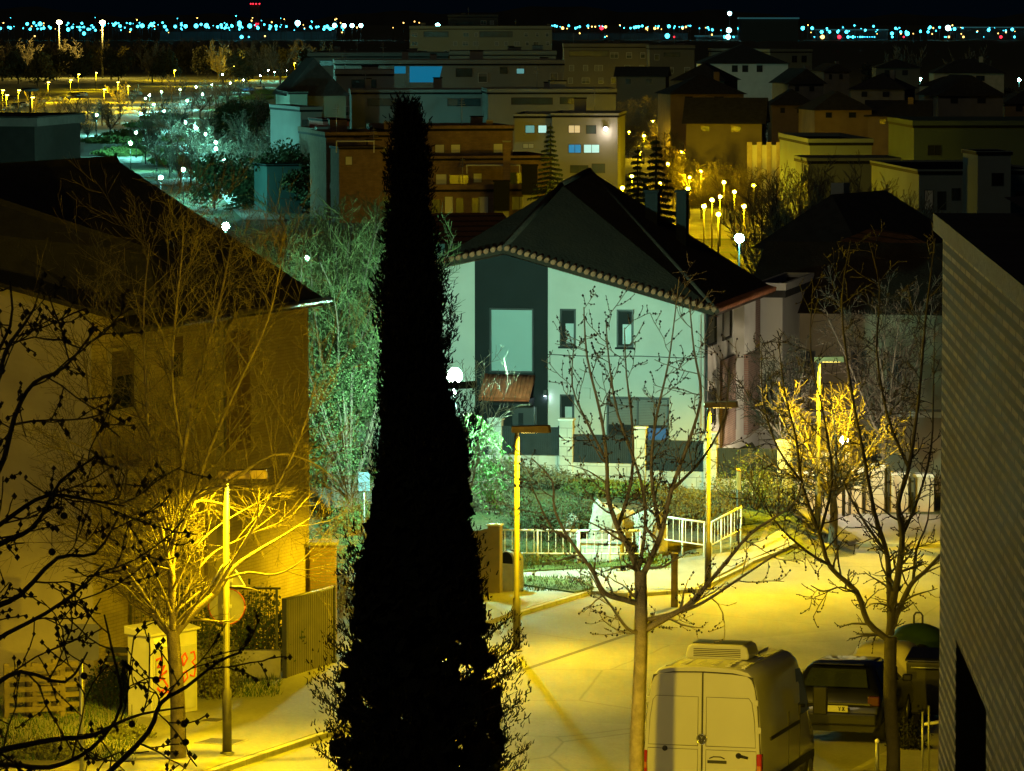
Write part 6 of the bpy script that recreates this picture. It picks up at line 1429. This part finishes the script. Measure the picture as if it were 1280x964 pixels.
for i,(u,vt,vb,rad,lab) in enumerate([(308,204,262,2.6,'dark fir at the foot of the park paths'),(688,150,232,2.6,'dark fir in front of the grey apartment block'),(820,165,262,2.9,'big dark fir at the left side of the lamp lit avenue'),(797,178,255,2.2,'smaller dark fir just left of the big one on the avenue')]):
    if i: q = P((u),vb,[0,440,330,345][i]); z0 = gz(q.x,q.y); q = Vector((q.x,q.y,z0))
    else: q = G(u,vb); 
    hh = P(u,vt,q.y).z-q.z
    conifer('fir_tree', lab, q, hh, rad, 330+i, m_leaf)
leafy('park_tree','dark evergreen tree left of the fir at the foot of the park',G(268,262),6,4.0,3500,341,m_bark2,m_leaf,None,.2,9,.32)
leafy('park_tree','dark evergreen tree in the middle of the park',G(300,172),7,6,3500,342,m_bark2,m_leaf,None,.2,9,.42)
leafy('park_tree','dark evergreen tree beside the lawn',G(322,168),6.5,5,3500,343,m_bark2,m_leaf,None,.2,9,.40)
# tall dark row of trees beyond the car park
lt = None
for i in range(34):
    u = -20+i*13.2+rng.uniform(-4,4); Y = rng.uniform(1650,2150); z0 = base(Y); q = P(u,50,Y); lab = 'dim brown tree of the belt beyond the car park'
    if i%2 == 0:
        if lt is None: lt = bare_tree('belt_tree', lab, (q.x,Y,z0), 16, dict(wig=.1,up=.05,rmin=.07,kids=[4,3],ang=36,lr=.55,len=4,mx=1,sp=1.4), 350, m_bark2, m_tw3, 'trees of the belt beyond the car park', 12, .2, 40, .3)
        else: dup(lt,(q.x,Y,z0),rng.uniform(0,6))
    else:
        if i == 1: lt2 = leafy('belt_tree', 'dark evergreen tree of the belt beyond the car park', (q.x,Y,z0), 13, 7, 2600, 351, m_bark2, mat('brown green far leaf',(.03,.03,.012),.9,.4,.3), 'trees of the belt beyond the car park', .15, 9, .9)
        else: dup(lt2,(q.x,Y,z0),rng.uniform(0,6))
# ------------------------------------------------------------------ lamp lit avenue at the right of the apartments
strip('avenue', [G(u,v) for u,v in ((945,300),(910,268),(880,240),(850,214),(820,190),(795,170),(780,150),(772,130))], [14,16,17,18,20,22,24,26], .12, m_road)
AV = [(900,246,'foot'),(890,250,''),(876,214,''),(897,205,''),(942,232,''),(930,258,''),(852,190,''),(870,180,''),(805,170,''),(816,152,''),(803,134,''),(780,112,''),(784,97,''),(772,95,''),(760,130,''),(790,220,''),(778,235,''),(905,228,''),(820,110,''),(845,128,''),(800,125,''),(868,150,''),(885,180,''),(765,148,''),(758,118,''),(790,80,''),(812,88,''),(730,92,''),(742,80,''),(835,205,''),(880,258,''),(898,268,''),(860,236,''),(835,205,''),(862,222,''),(918,240,''),(800,190,''),(786,165,''),(842,178,''),(826,228,''),(955,133,''),(961,160,''),(1037,98,''),(1072,137,''),(1148,120,''),(1133,105,''),(1125,133,'')]
proto = None
for i,(u,v,_) in enumerate(AV):
    q = G(u,v,4.6); z0 = gz(q.x,q.y)
    if proto is None:
        proto = t = thing('street_lamp','short sodium street lamp on the avenue and lanes at the upper right','street lamp',(q.x,q.y,z0),0,'sodium lamps of the avenue')
        b = MB(); b.tube([(0,0,-.2),(0,0,4.4)],[.08,.06],7); b.build('pole', m_pole, t)
        b = MB(); b.ball((0,0,4.6),.17,8,6,.8); b.build('lens', emit('avenue lamp globe',SODIUM,3600), t)
        b = MB(); b.lathe([(.24,4.75),(.2,4.82),(.05,4.88)], n=10); b.build('lamp_hood', m_head, t)
    else: t = dup(proto,(q.x,q.y,z0))
    if u > 935:
        for ch in t.children:
            if ch.name.startswith('lens'):
                if 'dim lens' not in bpy.data.meshes:
                    me = ch.data.copy(); me.name = 'dim lens'; me.materials.clear(); me.materials.append(emit('dim avenue lamp globe',SODIUM,260))
                ch.data = bpy.data.meshes['dim lens']
for i,(u,v,lab) in enumerate([(1150,99,'cyan globe lamp between the houses below the poplars'),(1274,100,'cyan globe lamp at the right edge beside the ochre house'),(705,91,'small cyan lamp at the corner of the far apartment block')]):
    q = G(u,v,5); z0 = gz(q.x,q.y); globe_lamp('lamp_post',(q.x,q.y,z0),5,lab,CYAN,9000,.5,60,None,True,glow='park lamp globe')
ka = dict(wig=.12, up=.04, rmin=.02, kids=[6,5], ang=40, lr=.55, len=1.6, mx=1, sp=5)
AT = [(858,232,7),(872,222,7),(840,240,8),(826,205,9),(812,178,9),(893,240,6),(922,270,6),(940,285,6),(792,165,10),(846,178,9),(868,245,7),(885,262,6),(905,275,6),(850,225,8),(930,280,6),(840,200,9),(800,190,9),(782,180,9),(865,200,7),(890,232,6),(790,150,10),(770,150,10),(745,110,13),(725,105,13),(760,105,13),(812,120,12),(800,100,13),(835,150,10),(915,262,5),(950,270,7),(875,275,6),(845,262,7),(775,210,9),(910,205,8),(935,215,7)]
av = [None,None]
for i,(u,v,h) in enumerate(AT):
    q = G(u+rng.uniform(-5,5),v); k = i%2; lab = ['bare yellow lit tree along the avenue','bare spreading tree along the avenue'][k]
    if av[k] is None: av[k] = bare_tree('avenue_tree', lab, q, 7, ka, 380+k, m_bark, [m_twig,m_twig][k], 'bare trees of the avenue', [10,12][k], .25, [42,50][k], .12)
    else: t = dup(av[k], q, rng.uniform(0,6.28)); t.scale = (h/7,h/7,h/7)
DT = [(905,140,6),(925,150,7),(960,120,8),(1000,160,5),(1045,150,6),(1105,125,9),(1085,115,9),(1120,140,8),(950,190,5),(985,195,4),(1260,140,6),(1215,150,5),(860,170,6),(1030,120,7)]
dt = None
for i,(u,v,h) in enumerate(DT):
    q = G(u,v); lab = 'black evergreen tree among the dark houses at the upper right'
    if dt is None: dt = leafy('garden_tree', lab, q, 6, 2.8, 2200, 390, m_bark2, m_black, 'evergreen trees among the dark houses', .15, 9, .3)
    else: t = dup(dt, q, rng.uniform(0,6.28)); t.scale = (h/6,)*3
for i,(u,lab) in enumerate([(1128,'tall bare poplar behind the left cyan lamp at the upper right'),(1212,'tall bare poplar behind the ochre fronted house')]):
    Y = 950; q = P(u,62,Y); z0 = base(Y); bare_tree('poplar', lab, (q.x,Y,z0), q.z-z0, dict(wig=.08,up=.12,rmin=.05,kids=[4,3],ang=24,lr=.55,len=3,mx=1,sp=2), 395+i, m_bark2, mat('grey poplar twig',(.2,.21,.19),.9,.2,.5), None, 12, .12, 16, .25)
# ------------------------------------------------------------------ horizon: dark halls, hills, hundreds of lights
b = MB(); n = 90
vs = []
for i in range(n+1):
    X = -2600+5200*i/n; hgt = 22+14*math.sin(X*.0031+1)+9*math.sin(X*.011)+4*math.sin(X*.031); vs += [(X,14500,-60),(X,14500,hgt+2),(X,15300,-60)]
b.add(vs,[(i*3,(i+1)*3,(i+1)*3+1,i*3+1) for i in range(n)]+[(i*3+1,(i+1)*3+1,(i+1)*3+2,i*3+2) for i in range(n)])
tag(b.build('hills', mat('dark hills',(.03,.035,.04),.95,.3,.01)), kind='structure')
HC = [emit('horizon cyan lamp',(.05,.70,1),7,False), emit('horizon warm lamp',(1,.55,.12),6,False), emit('horizon red lamp',(1,.02,.04),5,False), emit('horizon white lamp',(.35,.95,1),20,False)]
HN = ['tiny cyan lamp of the band of lights along the horizon','tiny warm lamp of the band of lights along the horizon','tiny red lamp of the band of lights along the horizon','larger white cyan floodlight along the horizon']
hp = [None]*4
def hlight(u,v,k,s_=1.0,Y=None):
    Y = Y or 5200; q = P(u,v,Y); z0 = base(Y); q.z = max(q.z, z0+4); H_ = q.z-z0
    me = hp[k]
    if me is None:
        b = MB(); b.ball((0,0,0),1.15 if k != 3 else 1.7,7,5); me = hp[k] = b.build('tmp', HC[k]).data; bpy.data.objects.remove(bpy.data.objects['tmp'])
    t = thing('horizon_lamp', HN[k], 'street lamp', (q.x,Y,z0), 0, 'lamps along the horizon')
    o = bpy.data.objects.new('lamp_head', me); COL.objects.link(o); o.parent = t; o.location = (0,0,H_); s_ = s_*1.2*(rng.choice([.5,.7,.9,1.1,1.5]) if k == 0 else 1.1); o.scale = (s_,)*3
    b = MB(); b.tube([(0,.9,0),(0,.9,H_)],[.25,.2],4,cap=False); b.build('mast', m_dkmetal, t)
for i in range(46): hlight(rng.uniform(0,420)*.35+i*5.8, 30+rng.uniform(-1.5,2.5), 0, rng.uniform(.5,1.2))
for u in (150,172,192,206,219,232,245,258,272,290,300,312,322,338,345,358,372,388,398,409,420,428): hlight(u,33+rng.uniform(-.8,.8),0,rng.uniform(1.0,1.7))
for (u,v,k,s_) in [(372,29,3,1.4),(418,32,3,1.1),(430,32,3,1.1),(440,32,3,1.1),(451,32,3,1.1),(547,32,3,1.3),(660,36,3,1.1),(668,36,0,1.2),(752,35,2,1.6),(910,47,3,1.2),(912,17,3,1.1),(906,47,0,1.5),(917,47,0,1.5),(925,48,0,1.4),(937,48,0,1.4),(947,48,0,1.5),(911,38,3,1.3),(941,39,3,1.3),(1027,40,0,1.6),(1037,40,0,1.6),(1047,40,0,1.6),(1058,40,0,1.6),(1115,42,0,1.3),(1134,42,0,1.3),(1185,35,3,1.4),(1160,40,0,1.2),(989,51,2,1.2),(1049,51,2,1.5),(1251,49,2,1.1),(1068,32,0,1),(1092,33,0,1),(302,49,0,1.4),(311,49,0,1.4),(34,30,0,1.2),(50,30,0,1.2),(105,42,0,1),(295,20,0,.8),(1028,62,1,1.6),(1018,54,0,1),(780,35,0,1.2),(795,34,0,1.1),(836,33,0,1.3),(834,45,0,1.4),(756,56,0,.8)]: hlight(u,v,k,s_)
for i in range(60): hlight(rng.uniform(0,430), 35+rng.uniform(-2,3), 0, rng.uniform(.6,1.2))
for i in range(40): hlight(rng.uniform(650,880), 34+rng.uniform(-2,2), 0 if rng.random() < .6 else 1, rng.uniform(.5,1.1))
for i in range(50): hlight(rng.uniform(868,1280), 36+rng.uniform(-2,4), 0, rng.uniform(.5,1.15))
for i in range(50): hlight(rng.uniform(0,1280), 37+rng.uniform(-6,9), 1, rng.uniform(.25,.6))
for i in range(12): hlight(1060+i*3.0, 63+rng.uniform(-.6,.6), 0, rng.uniform(.5,.9))
for i in range(14): hlight(950+i*1.7, 43.5+rng.uniform(-.4,.4), 0, rng.uniform(.4,.7))
for i in range(24): hlight(rng.uniform(0,640), rng.uniform(22,30), 1 if rng.random() < .6 else 0, rng.uniform(.35,.6))
for i in range(14): hlight(rng.uniform(840,1280), rng.uniform(48,66), rng.choice([0,0,1,2]), rng.uniform(.5,.8))
# lit hall, tower with red lights
a = P(926,50,5000); c = P(998,22,5000); t = thing('lit_hall','wide flat hall with a faint cyan roof edge above the band of lights','hall',(a.x,5000,base(5000)))
hh = c.z-base(5000); wd = c.x-a.x
b = MB(); b.box(0,wd,0,60,0,hh-1.6); b.build('walls', mat('dark teal hall wall',(.05,.10,.11),.9,.1,.01), t)
b = MB(); b.box(-1,wd+1,-1,61,hh-1.598,hh); b.build('roof', emit('glowing cyan roof edge',(.10,.45,.5),.12,False), t)  # light on the roof edge put in as a weak glow of its own
a = P(313,34,5600); c = P(325,4,5600); t = thing('red_lit_tower','tall dark tower with small red lights near the top left','tower',(a.x,5600,base(5600)))
hh = c.z-base(5600); wd = c.x-a.x
b = MB(); b.box(0,wd,0,wd,0,hh); b.build('shaft', mat('dark tower wall',(.04,.05,.06),.9,.1,.01), t)
for (fx,fz) in ((.05,.98),(.3,.98),(.6,.98),(.95,.98),(.6,.42),(.8,.42),(.55,.36)):
    b = MB(); b.ball((wd*fx,-1,hh*fz),.9,6,4); b.build('lamp', HC[2], t)
for i,(u0,u1,v,lab) in enumerate([(870,950,54,'low dark hall with a cyan edge below the lit hall'),(1020,1110,38,'long low hall with a cyan glowing roof edge at the right'),(1195,1280,35,'long low hall with a cyan glowing roof at the far right'),(200,420,40,'dark low row of halls behind the park trees'),(690,860,42,'dark low row of halls right of the far pale building')]):
    Y = 5300; a = P(u0,v,Y); c = P(u1,v,Y); t = thing('hall', lab, 'hall', (a.x,Y,base(Y))); hh = max(4,a.z-base(Y)); wd = c.x-a.x
    b = MB(); b.box(0,wd,0,40,0,hh); b.build('walls', mat('dark teal hall wall',(.05,.10,.11),.9,.1,.01), t)
    b = MB(); b.box(-.5,wd+.5,-.5,40.5,hh+.004,hh+1.2); b.build('roof', emit('glowing cyan roof edge',(.10,.45,.5),.12,False) if i < 3 else m_roofd, t)  # first three roofs glow weakly in place of light falling on them
for o in list(bpy.data.objects):
    if o.type == 'EMPTY' and not o.children: bpy.data.objects.remove(o)
